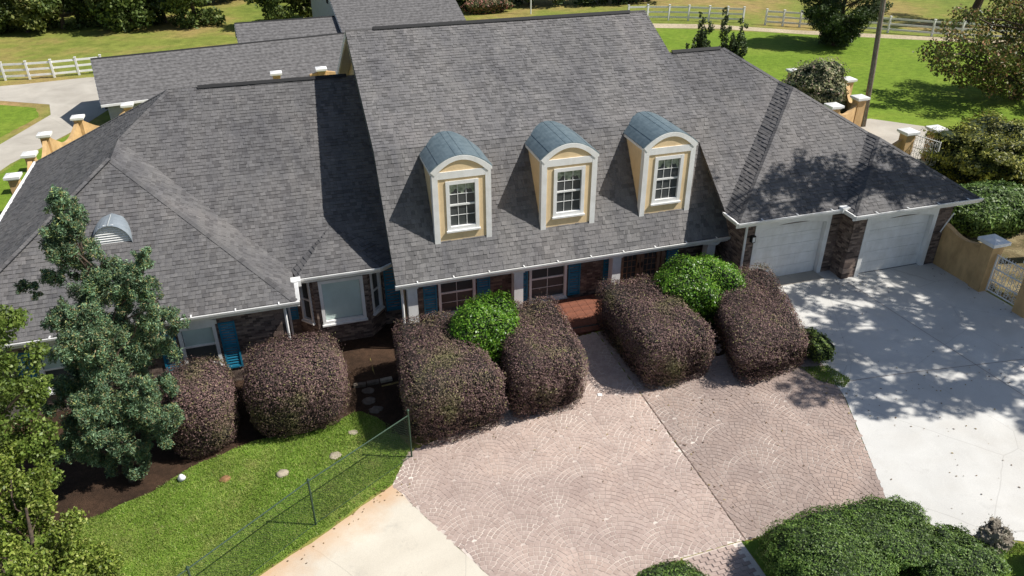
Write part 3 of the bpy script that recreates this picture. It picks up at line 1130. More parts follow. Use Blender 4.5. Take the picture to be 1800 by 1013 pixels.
# darker brick quoin at the pier foot
for k in range(5):
    frq = Fr((15.80, -1.77, .02 + k * .21), (1, 0, 0))
    MB().box(frq, 0, .42 if k % 2 else .3, 0, .195, -.2, 0).build('quoin', 'brick', house)
for k in range(12):
    frq = Fr((-3.53 - (.4 if k % 2 else .28), -.03, g0 + .02 + k * .21), (1, 0, 0))
    MB().box(frq, 0, (.4 if k % 2 else .28) + .03, 0, .195, -.2, 0).build('quoin', 'brick', house)
# soffits under the wings' eaves
MB().box(WORLD, xl + .02, xr - .02, yf + .02, 0, zw - .16, zw - .135).build('soffit', 'soffit', house)
MB().box(WORLD, xa + .02, xb_, y1 + .02, -1.06, z2 - .16, z2 - .135).build('soffit', 'soffit', house)
MB().box(WORLD, xb_, xe - .02, y2 + .02, -1.72, z2 - .163, z2 - .138).build('soffit', 'soffit', house)
MB().box(WORLD, xa + .05, 12.05, -1.04, -.5, z2 - .166, z2 - .141).build('soffit', 'soffit', house)
MB().prism([(bx0, byf + .02, zb_ - .14), (bx1, byf + .02, zb_ - .14), (.1, 1.25, zb_ - .14), (.1, 1.94, zb_ - .14), (bx0 - .1, 1.94, zb_ - .14)], (0, 0, -.02)).build('soffit', 'soffit', house)

# bricks: the 300 that show largest one by one, the rest joined
BR.sort(key=lambda q: -proj_size(q[0].p(q[1], q[3])) * (1.0 if q[0] in (frL, frBf, frG1, frG2, frLs, frBl) else .8))
jb = {}
for i, (fr, a, b, c, d, pr, wo) in enumerate(BR):
    if i < 295:
        MB().box(fr, a, b, c, d, -.03, pr).build('brick', 'brick', wo)
    else:
        jb.setdefault(wo.name, (wo, MB()))[1].box(fr, a, b, c, d, -.03, pr)
for wo, mb_ in jb.values():
    tag(mb_.build('bricks', 'brick', wo), kind='stuff')


# --- windows, shutters, doors
def window(parent, fr, u0, v0, wd, ht, cols=3, rows=2, fw=.1, double=True, pane='glass', name='window', mw=.016, muntin=True, depth=.05, label=None):
    fm = MB()
    d = depth
    fm.box(fr, u0, u0 + fw, v0, v0 + ht, -.1, d).box(fr, u0 + wd - fw, u0 + wd, v0, v0 + ht, -.1, d)
    fm.box(fr, u0 + fw, u0 + wd - fw, v0 + ht - fw, v0 + ht, -.1, d - .003).box(fr, u0 + fw, u0 + wd - fw, v0, v0 + fw, -.1, d - .003)
    fo = fm.build(name, 'white', parent)
    if label:
        fo['label'] = label
    sub = fo if parent is house else parent
    MB().box(fr, u0 - .03, u0 + wd + .03, v0 - .06, v0 - .002, -.05, d + .05).build('sill', 'white', sub)
    iu0, iu1, iv0, iv1 = u0 + fw, u0 + wd - fw, v0 + fw, v0 + ht - fw
    vm = (iv0 + iv1) / 2
    spans = [(iv0, vm), (vm, iv1)] if double else [(iv0, iv1)]
    for (a, b) in spans:
        MB().box(fr, iu0 + .003, iu1 - .003, a + .003, b - .003, -.065, -.05).build('pane', pane, sub)
        if muntin:
            mm = MB()
            for i in range(1, cols):
                u = iu0 + (iu1 - iu0) * i / cols
                mm.box(fr, u - mw / 2, u + mw / 2, a + .002, b - .002, -.052, -.035)
            for j in range(1, rows):
                v = a + (b - a) * j / rows
                mm.box(fr, iu0 + .002, iu1 - .002, v - mw / 2, v + mw / 2, -.0525, -.0345)
            mm.build('muntin', 'white', sub)
    if double:
        MB().box(fr, iu0 + .002, iu1 - .002, vm - .03, vm + .03, -.06, -.015).build('check_rail', 'white', sub)
    return fo


def shutter(fr, u0, u1, v0, v1, nsl=16):
    mb_ = MB()
    mb_.box(fr, u0, u0 + .05, v0, v1, .013, .05).box(fr, u1 - .05, u1, v0, v1, .013, .05)
    for v in (v0, (v0 + v1) / 2 - .03, v1 - .06):
        mb_.box(fr, u0 + .05, u1 - .05, v, v + .06, .013, .048)
    so = mb_.build('shutter', 'teal', house)
    for i in range(nsl):
        v = v0 + .07 + (v1 - v0 - .14) * i / nsl
        fr2 = Fr(fr.p(0, v, .02), fr.u, fr.n * .9 + fr.v * .35, fr.v * .9 - fr.n * .35)
        MB().box(fr2, u0 + .052, u1 - .052, 0, (v1 - v0) / nsl * .95, 0, .012).build('slat', 'teal', so)


# left wing windows with shutters and a low arched head
for uu in (5.95, 2.05):
    wo = window(house, frL, uu, .82, 1.1, 1.5, 2, 1, .1, True, 'glass', muntin=False, depth=.06)
    arch = []
    for k in range(9):
        t = k / 8
        arch.append(frL.p(uu - .06 + 1.22 * t, 2.33 + .13 + .1 * math.sin(math.pi * t), .012))
    arch2 = [frL.p(uu + 1.16, 2.322, .012), frL.p(uu - .06, 2.322, .012)]
    MB().prism(arch + arch2, frL.n * .07).build('arch_trim', 'white', wo)
    MB().box(frL, uu + .12, uu + .98, 1.58, 2.22, -.048, -.044).build('blind', 'blind', wo)
    shutter(frL, uu - .56, uu - .08, .6, 2.3)
    shutter(frL, uu + 1.18, uu + 1.66, .6, 2.3)
# bay windows
wo = window(house, frBf, .17, .85, 1.46, 1.67, 2, 2, .11, False, 'glass', muntin=False, label='large front bay window with a pale green blind')
bl = MB()
for k in range(22):
    v = .98 + k * (1.42 / 22)
    fr2 = Fr(frBf.p(0, v, -.046), frBf.u, frBf.n * .995 + frBf.v * .1, frBf.v * .995 - frBf.n * .1)
    MB().box(fr2, .285, 1.515, 0, .0635, 0, .005).build('blind_slat', 'blind', wo)
window(house, frBl, .2, .9, .5, 1.6, 2, 2, .07, True, 'glass', muntin=False)
window(house, frBr, .14, .9, .56, 1.6, 2, 2, .08, True, 'glass', muntin=False)
shutter(frW, .02, .42, .85, 2.5)
shutter(Fr((-.15, 1.94, g0), (1, 0, 0)), .03, .55, .6, 2.55)
# porch windows, shutters, french door
for (a, b) in ((1.1, 2.4), (4.35, 5.75)):
    window(house, frP, a, .72, b - a, 1.73, 2, 2, .09, True, 'glass', muntin=True)
    shutter(frP, a - .52, a - .06, .74, 2.44)
    shutter(frP, b + .06, b + .52, .74, 2.44)
shutter(frP, 7.15, 7.6, .74, 2.44)
shutter(frP, 9.65, 10.1, .74, 2.44)
for k in range(2):
    u0_ = 7.82 + k * .8
    mb_ = MB().box(frP, u0_, u0_ + .13, .7, 2.4, -.1, .03).box(frP, u0_ + .65, u0_ + .78, .7, 2.4, -.1, .03).box(frP, u0_ + .13, u0_ + .65, 2.25, 2.4, -.1, .028).box(frP, u0_ + .13, u0_ + .65, .7, 1.0, -.1, .028)
    do = mb_.build('door', 'wood', house)
    MB().box(frP, u0_ + .13, u0_ + .65, 1.0, 2.25, -.06, -.04).build('pane', 'glass', do)
    mm = MB()
    for i in range(1, 3):
        mm.box(frP, u0_ + .13 + .173 * i - .012, u0_ + .13 + .173 * i + .012, 1.002, 2.248, -.042, -.02)
    for i in range(1, 5):
        mm.box(frP, u0_ + .132, u0_ + .648, 1.0 + .25 * i - .012, 1.0 + .25 * i + .012, -.0425, -.0205)
    mm.build('muntin', 'wood', do)
    MB().box(frP, u0_ + (.68 if k == 0 else .03), u0_ + (.72 if k == 0 else .07), 1.45, 1.65, .03, .07).build('handle', 'ridge', do)
MB().box(frP, 7.68, 7.81, .62, 2.49, -.05, .06).box(frP, 9.43, 9.56, .62, 2.49, -.05, .06).box(frP, 7.81, 9.43, 2.41, 2.49, -.05, .058).build('door_frame', 'wood', house)
# porch columns
for cx in (.56, 4.2, 7.8, 11.5):
    frc = Fr((cx, .3, -.5), (1, 0, 0))
    co = MB().box(frc, -.16, .16, .2, 1.68, -.16, .16).build('column', 'white', house)
    MB().box(frc, -.21, .21, 0, .2, -.21, .21).build('column_base', 'white', co)
    MB().box(frc, -.2, .2, 1.68, 1.81, -.2, .2).build('capital', 'white', co)
# garage doors
for fr, u0_, lab in ((frG1, .46, 'white garage door next to the porch'), (frG2, .69, 'white garage door at the far right end')):
    W_ = 2.74
    do = MB().box(fr, u0_ + .01, u0_ + W_ - .01, .0, 2.19, -.2, -.155).build('garage_door', 'white', house)
    do['label'] = lab
    for k in range(5):
        MB().box(fr, u0_ + .02, u0_ + W_ - .02, .02 + k * .434, .02 + k * .434 + .422, -.156, -.14).build('panel', 'white', do)
        for c in range(1):
            MB().box(fr, u0_ + .12, u0_ + W_ - .12, .15 + k * .434, .15 + k * .434 + .16, -.141, -.134).build('panel_rib', 'white', do)
    MB().box(fr, u0_ - .16, u0_ + .01, 0, 2.42, -.17, .035).build('jamb', 'white', do)
    MB().box(fr, u0_ + W_ - .01, u0_ + W_ + .16, 0, 2.42, -.17, .035).build('jamb', 'white', do)
    arch = []
    for k in range(13):
        t = k / 12
        arch.append(fr.p(u0_ + .012 + (W_ - .024) * t, 2.1 + .17 * math.sin(math.pi * t), .01))
    MB().prism(arch + [fr.p(u0_ + W_ - .012, 2.5, .01), fr.p(u0_ + .012, 2.5, .01)], fr.n * .03).build('arch_trim', 'white', do)
    MB().box(fr, u0_ + .0, u0_ + W_, 2.5, 2.66, .0, .028).build('header', 'white', do)
    MB().box(fr, u0_ + .01, u0_ + W_ - .01, .005, .022, -.16, -.12).build('door_seal', 'ridge', do)
MB().box(frG1, .46, 3.2, .0, .03, -.2, .5).build('threshold', 'old_concrete', house)
# coach lamp left of the first garage door, small spigot pipe on the right corner
lm = MB().box(frG1, .13, .27, 1.75, 2.0, .02, .16).build('coach_lamp', 'ridge', house)
MB().box(frG1, .15, .25, 1.78, 1.96, .161, .166).build('lamp_glass', 'white', lm)
MB().tube([(19.75, -1.78, 1.35), (19.9, -1.8, 1.7), (20.05, -1.85, 2.1)], .025, 6).build('pipe', 'white', house)


# --- dormers
def dormer(x0, x1, label):
    zd, zt, yd, rise = 2.45, 4.88, .65, .47
    wd = x1 - x0
    e = empty('dormer', ((x0 + x1) / 2, yd, zd), parent=house)
    e['label'] = label
    fr = Fr((x0, yd, zd), (1, 0, 0))
    H = zt - zd
    yk = 2.32      # where its walls meet the roof
    # side walls
    for x in (x0 + .02, x1 - .08):
        MB().prism([(x, yd + .02, zd - .1), (x, yd + .02, zt), (x, yk, zt), (x, yk, 4.75)], (.06, 0, 0)).build('side_wall', 'cream', e)
    # front wall, cut for the window
    wu0, wu1, wv0, wv1 = .42, wd - .4, .4, 2.1
    f = MB()
    f.box(fr, .03, wu0, 0, H, -.1, .02).box(fr, wu1, wd - .03, 0, H, -.1, .02).box(fr, wu0, wu1, 0, wv0, -.1, .02).box(fr, wu0, wu1, wv1, H, -.1, .02)
    f.build('front_wall', 'cream', e)
    seg = 20

    def arc(r_off, k, y):
        t = 2 * k / seg - 1
        return Vector((x0 + wd / 2 + (wd / 2 + r_off * .9) * t, y, zt - .02 + r_off + rise * (1 - t * t)))
    # tympanum
    MB().prism([arc(-.02, k, yd - .022) for k in range(seg + 1)], (0, .08, 0)).build('tympanum', 'cream', e)
    # arch trim, a bent white band
    mb_ = MB()
    for k in range(seg):
        a, b, c, d = arc(.05, k, yd - .07), arc(.05, k + 1, yd - .07), arc(-.09, k + 1, yd - .07), arc(-.09, k, yd - .07)
        a, b = Vector(a), Vector(b)
        for q in (c, d):
            q.z = max(q.z, zt - .1)
        mb_.prism([a, b, c, d], (0, .07, 0))
    mb_.build('arch_trim', 'white', e)
    MB().box(fr, .17, wd - .17, 2.2, 2.43, -.02, .052).build('header', 'white', e)
    MB().box(fr, -.01, .175, -.12, H + .02, -.02, .055).build('corner_trim', 'white', e)
    MB().box(fr, wd - .175, wd + .01, -.12, H + .02, -.02, .055).build('corner_trim', 'white', e)
    MB().box(Fr((x0, yd, zd), (0, 1, 0), (-1, 0, 0)), .02, .16, -.05, H, -.01, .012).build('side_trim', 'white', e)
    # eave boards along the barrel roof
    for x in (x0 - .06, x1 + .02):
        MB().box(WORLD, x, x + .04, yd - .04, yk - .02, zt - .06, zt + .03).build('eave_board', 'white', e)
    # barrel roof
    v, fc = [], []
    y_f, y_b = yd - .05, 3.15
    for r_, y in ((.075, y_f), (.075, y_b), (.045, y_f), (.045, y_b)):
        for k in range(seg + 1):
            v.append(arc(r_, k, y))
    n = seg + 1
    for k in range(seg):
        fc += [(k, k + 1, n + k + 1, n + k), (2 * n + k, 3 * n + k, 3 * n + k + 1, 2 * n + k + 1), (k, 2 * n + k, 2 * n + k + 1, k + 1)]
    br = mk('barrel_roof', v, fc, 'metal_roof', e, False)
    for kk in (.42, .54, .14, .82):
        sm = MB()
        a, b = arc(.078, kk * seg, y_f), arc(.078, kk * seg, y_b)
        sm.tube([a, b], .011 if kk in (.40, .52) else .006, 5)
        sm.build('seam', 'seam' if kk in (.40, .52) else 'metal_roof', br if False else e)
    # window: frame, two sashes with six lights each
    wo = window(e, fr, wu0, wv0, wu1 - wu0, wv1 - wv0, 3, 2, .12, True, 'glass', depth=.05)
    iu0, iu1 = wu0 + .14, wu1 - .14
    cu = MB()
    N = 18
    pts = []
    for i in range(N + 1):
        t = i / N
        pts.append(fr.p(iu0 + (iu1 - iu0) * t, 1.98, -.046 + .003 * math.sin(i * 2.2)))
    for i in range(N, -1, -1):
        t = i / N
        s_ = abs(math.sin(t * math.pi * 2.0))
        pts.append(fr.p(iu0 + (iu1 - iu0) * t, 1.78 - .2 * (1 - s_) + .04 * math.sin(i * 1.7), -.046))
    mk('curtain', pts, [tuple(range(len(pts)))], 'curtain', e)


dormer(1.505, 3.40, 'leftmost cream dormer with barrel roof')
dormer(5.12, 7.04, 'middle cream dormer with barrel roof')
dormer(8.74, 10.64, 'rightmost cream dormer with barrel roof')

# --- louvred half-round roof vent on the left wing
rv = empty('roof_vent', (-8.12, 1.95, 3.3), parent=house)
rv['label'] = 'half-round louvred vent with a grey metal hood'
ap = Vector((-8.11, 2.85, 3.9))
v, fc = [], []
for j in range(6):
    t = j / 5
    sc_ = math.sqrt(max(0.0004, 1 - t ** 2.2))
    for k in range(15):
        a = math.pi * k / 14
        y = 1.86 + (ap.y - 1.86) * t
        zb = 1.72 + .656 * (y + .4545) - .02
        top = 3.88 + .06 * t
        v.append(Vector((-8.12 - .56 * sc_ * math.cos(a), y, zb + (top - zb) * math.sin(a) * (1 if t < .98 else .2) * (.55 + .45 * sc_))))
for j in range(5):
    for k in range(14):
        fc.append((j * 15 + k, j * 15 + k + 1, (j + 1) * 15 + k + 1, (j + 1) * 15 + k))
mk('hood', v, fc, 'vent_metal', rv)
MB().tube([v[j * 15 + 7] + Vector((0, -.01, .012)) for j in range(5)], .016, 5).build('seam', 'seam', rv)
v = [None] + v[:15]
MB().prism([Vector((p.x * .97 - 8.12 * .03, 1.99, 3.24 + (p.z - 3.24) * .96)) for p in v[1:]], (0, .03, 0)).build('back_panel', 'soffit', rv)
for k in range(8):
    z = 3.27 + k * .078
    hwid = .53 * math.sqrt(max(.02, 1 - ((z + .04 - 3.24) / .64) ** 2))
    frv = Fr((-8.12, 1.93, z), (1, 0, 0), (0, -.8, .6), (0, .6, .8))
    MB().box(frv, -hwid, hwid, 0, .07, 0, .012).build('louvre', 'white', rv)

# ------------------------------------------------------------------ foliage helpers
def leaves(name, P, size, mat, parent, aspect=.55, N=None, tilt=.8, sv=.35):
    """a rhombic leaf at every point; N bends it to face outward"""
    n = len(P)
    d = rng.normal(0, 1, (n, 3))
    d /= np.linalg.norm(d, axis=1, keepdims=True)
    if N is not None:
        d = d * tilt + N
        d /= np.linalg.norm(d, axis=1, keepdims=True)
    a = np.cross(d, rng.normal(0, 1, (n, 3)))
    a /= np.linalg.norm(a, axis=1, keepdims=True)
    b = np.cross(d, a)
    s = (size * (1 + rng.uniform(-sv, sv, n)))[:, None]
    V = np.zeros((n, 4, 3))
    V[:, 0] = P - a * s * .5
    V[:, 1] = P + b * s * .5 * aspect
    V[:, 2] = P + a * s * .5
    V[:, 3] = P - b * s * .5 * aspect
    return mk_quads(name, V, mat, parent)


def lumpy(dirs, seed, amp):
    r_ = np.random.default_rng(seed)
    f = np.zeros(len(dirs))
    for k in range(7):
        w_ = r_.normal(0, 1, 3) * (1.5 + k * .9)
        f += np.sin(dirs @ w_ + r_.uniform(0, 6.28)) / (1.5 + k * .6)
    return 1 + amp * f


def hedge(name, label, cat, c, rad, mat, core, n, size, seed, ex=3.2, ez=3.0, shear=0.0, taper=0.0, amp=.03, group=None, fuzz=.07, shear_z=0.0):
    """a clipped mass: rounded box (superellipsoid) with leaves over its surface, a solid core inside to block light"""
    gz = c[2]
    e = empty(name, (c[0], c[1], gz), label, cat, group)
    rx, ry, rz = rad
    r_ = np.random.default_rng(seed)

    def shape(n_, s):
        d = r_.normal(0, 1, (n_, 3))
        d /= np.linalg.norm(d, axis=1, keepdims=True)
        q = np.abs(d)
        rr = (q[:, 0] ** ex + q[:, 1] ** ex) ** (ez / ex) + q[:, 2] ** ez
        rr = rr ** (-1 / ez)
        p = d * (rr * lumpy(d * 2, seed, amp) * s)[:, None]
        return p, d

    def place(p):
        x = c[0] + p[:, 0] * rx * (1 + taper * p[:, 1]) + shear * p[:, 1] * ry
        y = c[1] + p[:, 1] * ry
        z = gz + (p[:, 2] + 1) * rz + shear_z * p[:, 1]
        return np.stack([x, y, z], 1)
    s = 1 - np.abs(r_.normal(0, fuzz, n)) + r_.uniform(0, .025, n)
    p, d = shape(n, s)
    # shallow holes and tufts
    p *= (1 + .022 * np.sin(p @ np.array([17., 9., 6.]) + 2 * np.sin(p @ np.array([5., 14., 11.]))) * np.sin(p @ np.array([-8., 13., 12.])))[:, None]
    keep = p[:, 2] > -.97
    P = place(p)[keep]
    nn = d[keep] / np.array([rx, ry, rz])
    nn /= np.linalg.norm(nn, axis=1, keepdims=True)
    leaves('foliage', P, size, mat, e, N=nn, tilt=.62, sv=.55)
    # stray shoots that break the outline
    k = n // 16
    p, d = shape(k, 1 + np.abs(r_.normal(0, .042, k)))
    keep = p[:, 2] > 0
    tag(leaves('shoots', place(p)[keep], size * .9, mat, e, aspect=.35), kind='stuff')
    # solid inner core, added to block light between the leaves
    bm = bmesh.new()
    bmesh.ops.create_icosphere(bm, subdivisions=4, radius=1)
    q = np.array([v.co[:] for v in bm.verts])
    qa = np.abs(q)
    rr = ((qa[:, 0] ** ex + qa[:, 1] ** ex) ** (ez / ex) + qa[:, 2] ** ez) ** (-1 / ez)
    P = place(q * (rr * lumpy(q * 2, seed, amp) * .9)[:, None])
    for v, co in zip(bm.verts, P):
        v.co = co
    me = bpy.data.meshes.new('light_block_core')
    bm.to_mesh(me)
    bm.free()
    me.materials.append(M[core])
    link_mesh('light_block_core', me, e)
    return e


HG = 'clipped maroon hedges along the house front'
hedge('hedge', 'smallest maroon hedge, barrel shaped, right of the blue-green juniper', 'hedge', (-6.1, -2.45, -1.2), (.98, 1.2, 1.12), 'loro', 'dark_core', 38000, .046, 1, 3.2, 4.0, group=HG)
hedge('hedge', 'round maroon hedge in front of the bay window, second from left', 'hedge', (-3.42, -2.2, -1.2), (1.42, 1.35, 1.17), 'loro', 'dark_core', 54000, .046, 2, 3.4, 4.0, group=HG)
hedge('hedge', 'maroon hedge left of the walk, beside the end post of the wire fence', 'hedge', (.76, -3.05, -1.15), (1.22, 2.0, 1.1), 'loro', 'dark_core', 76000, .046, 3, 9, 8, -.05, -.2, group=HG)
hedge('hedge', 'maroon hedge directly left of the front walk, right of a bright green bush', 'hedge', (3.74, -3.1, -.92), (1.14, 1.95, 1.0), 'loro', 'dark_core', 76000, .046, 4, 8, 7.5, .09, 0, group=HG)
hedge('hedge', 'maroon hedge directly right of the front walk with a deeply shaded left side', 'hedge', (7.58, -3.15, -.6), (1.12, 2.1, .93), 'loro', 'dark_core', 78000, .046, 5, 10, 8, -.01, 0, group=HG)
hedge('hedge', 'rightmost maroon hedge beside the garage driveway', 'hedge', (10.9, -3.75, -.32), (1.2, 2.25, .75), 'loro', 'dark_core', 80000, .046, 6, 8, 7, .3, 0, group=HG)
CG = 'bright green rounded bushes between the hedges'
hedge('camellia_bush', 'bright green bush wedged between two maroon hedges left of the walk', 'bush', (2.36, -2.3, -1.0), (1.1, .95, 1.36), 'camellia', 'green_core', 21000, .07, 7, 2.7, 2.7, .15, 0, .08, CG, .09)
hedge('camellia_bush', 'bright green bush in front of the porch between the two right maroon hedges', 'bush', (9.75, -2.1, -.5), (1.52, 1.08, 1.2), 'camellia', 'green_core', 26000, .07, 8, 2.7, 2.7, .05, 0, .08, CG, .09)
hedge('boxwood', 'large dark green mound at the front edge below the stamped paving', 'bush', (7.4, -12.45, -.6), (1.3, 1.2, .68), 'box', 'green_core', 40000, .045, 9, 2.5, 2.4, 0, 0, .1)
hedge('boxwood', 'dark green mound touching the driveway edge, right of the largest front mound', 'bush', (9.15, -12.25, -.42), (1.15, 1.0, .5), 'box', 'green_core', 28000, .045, 10, 2.3, 2.3, 0, 0, .15)
hedge('boxwood', 'low dark green mound in the front right bed behind the dry shrub', 'bush', (10.0, -13.35, -.35), (1.0, 1.0, .44), 'box', 'green_core', 20000, .045, 12, 2.1, 2.2, 0, 0, .16)
hedge('boxwood', 'small clipped bush cut by the bottom edge below the paving', 'bush', (3.95, -11.75, -.85), (.95, .7, .34), 'box', 'green_core', 9000, .055, 13, 2.2, 2.2, 0, 0, .06)
hedge('dry_shrub', 'small greyish dry shrub at the lower right by the driveway', 'shrub', (11.15, -13.2, -.15), (.34, .34, .42), 'dry_shrub', 'dry_shrub', 3600, .05, 14, 2, 2, 0, 0, .3, fuzz=.4)
hedge('boxwood', 'small green bush in the bottom right corner', 'bush', (12.1, -14.2, -.05), (.6, .6, .35), 'box', 'green_core', 6000, .055, 15, 2, 2, 0, 0, .12)
hedge('weed_clump', 'low weedy green clump at the right foot of the rightmost hedge', 'plant', (11.95, -5.5, -.08), (.38, .8, .45), 'mid_leaf', 'green_core', 3500, .08, 16, 2, 2, 0, 0, .14, fuzz=.25)
hedge('gold_shrub', 'big yellow-green shrub behind the right end of the garage', 'shrub', (28.9, 4.0, -.15), (3.4, 2.7, 1.35), 'gold_shrub', 'green_core', 38000, .13, 17, 2.1, 2.2, 0, 0, .17, fuzz=.14)
hedge('holly_hedge', 'dark green shrub beside the near stucco wall at the garage corner', 'shrub', (24.3, .4, -.1), (2.3, 1.5, .85), 'box', 'green_core', 15000, .12, 18, 2.3, 2.4, 0, 0, .08)
hedge('pale_shrub', 'pale flowering shrub behind the garage roof hip', 'shrub', (25.9, 14.3, -.1), (1.9, 1.5, 1.6), 'pale_shrub', 'green_core', 12000, .13, 19, 2, 2.1, 0, 0, .2, fuzz=.16)


# ------------------------------------------------------------------ trees
def limb(mb_, a, b, r0, r1, seg=7, bend=.08):
    a, b = Vector(a), Vector(b)
    L = (b - a).length
    pts, rad = [], []
    for k in range(5):
        t = k / 4
        j = Vector((random.uniform(-1, 1), random.uniform(-1, 1), random.uniform(-.5, .5))) * L * bend * math.sin(math.pi * t)
        pts.append(a.lerp(b, t) + j)
        rad.append(r0 + (r1 - r0) * t)
    mb_.tube(pts, rad, seg)


def tree(name, label, base, clumps, trunk_top, r0, mat, size, per, group=None, aspect=.6, cat='tree', hollow=.35, flat=.8, wood=.5, squash=None):
    """clumps: (x,y,z,r); leaves fill each clump's shell, limbs run from the trunk to the clumps"""
    e = empty(name, base, label, cat, group)
    tb = MB()
    limb(tb, base, trunk_top, r0, r0 * .25, 9, .03)
    B, T = Vector(base), Vector(trunk_top)
    for i, (x, y, z, r) in enumerate(clumps):
        if random.random() > wood:
            continue
        c = Vector((x, y, z))
        t = min(.95, max(.15, (z - base[2]) / max(.1, T.z - base[2]) - random.uniform(.12, .3)))
        s = B.lerp(T, t)
        rr = r0 * (1 - t * .75) * .42
        limb(tb, s, c, rr, .012 + rr * .15, 5, .1)
    tb.build('trunk', 'bark', e)
    Ps = []
    for (x, y, z, r) in clumps:
        n = max(20, int(per * r * r))
        d = rng.normal(0, 1, (n, 3))
        d /= np.linalg.norm(d, axis=1, keepdims=True)
        rad = r * (hollow + (1 - hollow) * rng.uniform(0, 1, n) ** .6) * lumpy(d * 2, int(abs(x * 91 + z * 37)) + 1, .16)
        p = d * rad[:, None]
        p[:, 2] *= flat
        Ps.append(p + np.array([x, y, z]))
    P = np.concatenate(Ps)
    P = P[P[:, 2] > base[2] + .05]
    leaves('crown', P, size, mat, e, aspect)
    return e


# blue-green juniper before the left wing
JP = [(-7.46, 7.2, .2), (-7.35, 6.85, .32), (-7.65, 6.4, .36), (-7.35, 6.3, .3), (-7.75, 6.0, .42), (-7.5, 6.95, .3), (-7.4, 6.55, .3), (-7.55, 6.15, .36), (-8.0, 5.65, .4), (-7.5, 5.55, .42), (-7.25, 6.5, .22), (-6.5, 4.95, .42),
      (-7.05, 4.95, .5), (-7.6, 5.0, .42), (-6.6, 4.8, .48), (-5.95, 5.5, .2), (-6.05, 5.1, .28), (-6.2, 4.6, .34), (-8.15, 5.1, .28), (-8.35, 5.2, .16), (-9.0, 4.9, .16), (-8.7, 4.75, .14), (-8.75, 4.95, .12),
      (-6.9, 4.1, .5), (-7.5, 4.2, .45), (-6.2, 4.1, .42), (-8.2, 4.2, .34), (-8.5, 3.7, .44), (-7.8, 3.5, .5), (-7.0, 3.3, .55), (-6.3, 3.4, .48), (-5.9, 3.4, .32), (-5.5, 3.45, .2), (-5.75, 3.2, .22),
      (-7.7, 2.6, .6), (-6.9, 2.5, .6), (-6.2, 2.6, .5), (-8.5, 2.8, .5), (-8.7, 1.9, .55), (-7.9, 1.7, .62), (-7.0, 1.6, .6), (-6.4, 1.2, .36), (-8.8, 1.1, .55), (-8.0, .8, .62), (-7.2, .7, .6),
      (-6.6, .5, .42), (-8.8, .2, .45), (-8.0, .1, .45), (-7.3, .0, .4), (-7.4, 4.6, .4), (-7.3, 3.8, .5), (-7.6, 3.0, .55), (-7.3, 2.0, .6), (-8.3, 2.2, .55), (-7.6, 1.2, .6), (-8.4, .5, .5), (-9.3, 1.6, .3), (-6.75, 1.9, .35), (-7.6, -.5, .4), (-8.3, -.5, .42), (-6.95, -.2, .3), (-8.9, -.3, .35), (-7.0, 1.1, .5), (-9.2, .6, .35), (-9.3, 2.4, .3)]
jc = []
for (x, z, r) in JP:
    x = -7.75 + (x + 7.6) * .9
    jc.append((x, -3.6 + random.uniform(-.5, .5) * (1.2 if z < 4 else .6), z, r))
for k in range(5):
    z = random.uniform(.4, 4.2)
    jc.append((random.uniform(-8.4, -6.5), -3.6 + random.choice((-1, 1)) * random.uniform(.5, 1.1), z, random.uniform(.3, .5)))
# split every clump in tufts for a feathery edge
tufts = []
for (x, y, z, r) in jc:
    for k in range(15):
        a = Vector((random.gauss(0, 1), random.gauss(0, 1), random.gauss(0, .9))).normalized() * r * random.uniform(.25, 1.0)
        tufts.append((x + a.x, y + a.y, z + a.z, r * random.uniform(.2, .42)))
tree('juniper', 'ragged blue-green juniper standing before the left wing', (-8.0, -3.8, -1.2), tufts, (-7.45, -3.6, 6.9), .1, 'juniper', .075, 13500, aspect=.3, wood=.03, flat=1.35, hollow=.1)

# broadleaf tree and shrub at the left edge
lc = [(-8.5, 6.3, .5), (-8.15, 5.6, .5), (-8.7, 5.0, .7), (-8.1, 4.5, .5), (-8.9, 4.0, .8), (-8.25, 3.6, .5), (-9.2, 3.0, .9), (-8.4, 2.7, .6), (-9.6, 6.0, .9), (-9.9, 4.8, 1.0), (-10.3, 3.6, 1.1), (-9.0, 2.1, .7), (-10.2, 2.4, 1.0), (-8.55, 1.7, .5)]
lt = []
for (x, z, r) in lc:
    for k in range(7):
        a = Vector((random.gauss(0, 1), random.gauss(0, 1), random.gauss(0, 1))).normalized() * r * random.uniform(.3, .8)
        lt.append((x - .4 + a.x, -6.4 + random.uniform(-.7, .7) + a.y, z + a.z, r * random.uniform(.35, .55)))
tree('leafy_tree', 'leafy green tree cut by the left picture edge', (-10.6, -6.6, -1.2), lt, (-9.6, -6.4, 5.6), .2, 'fresh_leaf', .085, 2900, wood=.2)
SH = -.3
lc = [(-8.9, -7.2, 2.6, .8), (-8.3, -7.4, 1.9, .7), (-9.2, -7.8, 1.6, 1.0), (-8.2, -7.9, 1.2, .75), (-8.9, -8.3, .9, 1.0), (-7.9, -8.3, .5, .75), (-8.4, -8.8, .2, .9), (-7.6, -8.8, -.1, .7), (-7.1, -8.9, -.4, .6), (-8.0, -9.4, -.2, .8),
      (-6.8, -9.2, -.55, .5), (-7.2, -9.6, -.4, .6), (-9.6, -8.6, 1.6, 1.0), (-6.35, -9.2, -.75, .35), (-6.6, -9.6, -.65, .5), (-8.6, -9.6, .4, .8), (-7.75, -7.75, .35, .45), (-7.6, -8.1, -.1, .4)]
lt = []
for (x, y, z, r) in lc:
    for k in range(8):
        a = Vector((random.gauss(0, 1), random.gauss(0, 1), random.gauss(0, 1))).normalized() * r * random.uniform(.3, .85)
        lt.append((x + SH + a.x, y + a.y, z + a.z, r * random.uniform(.26, .46)))
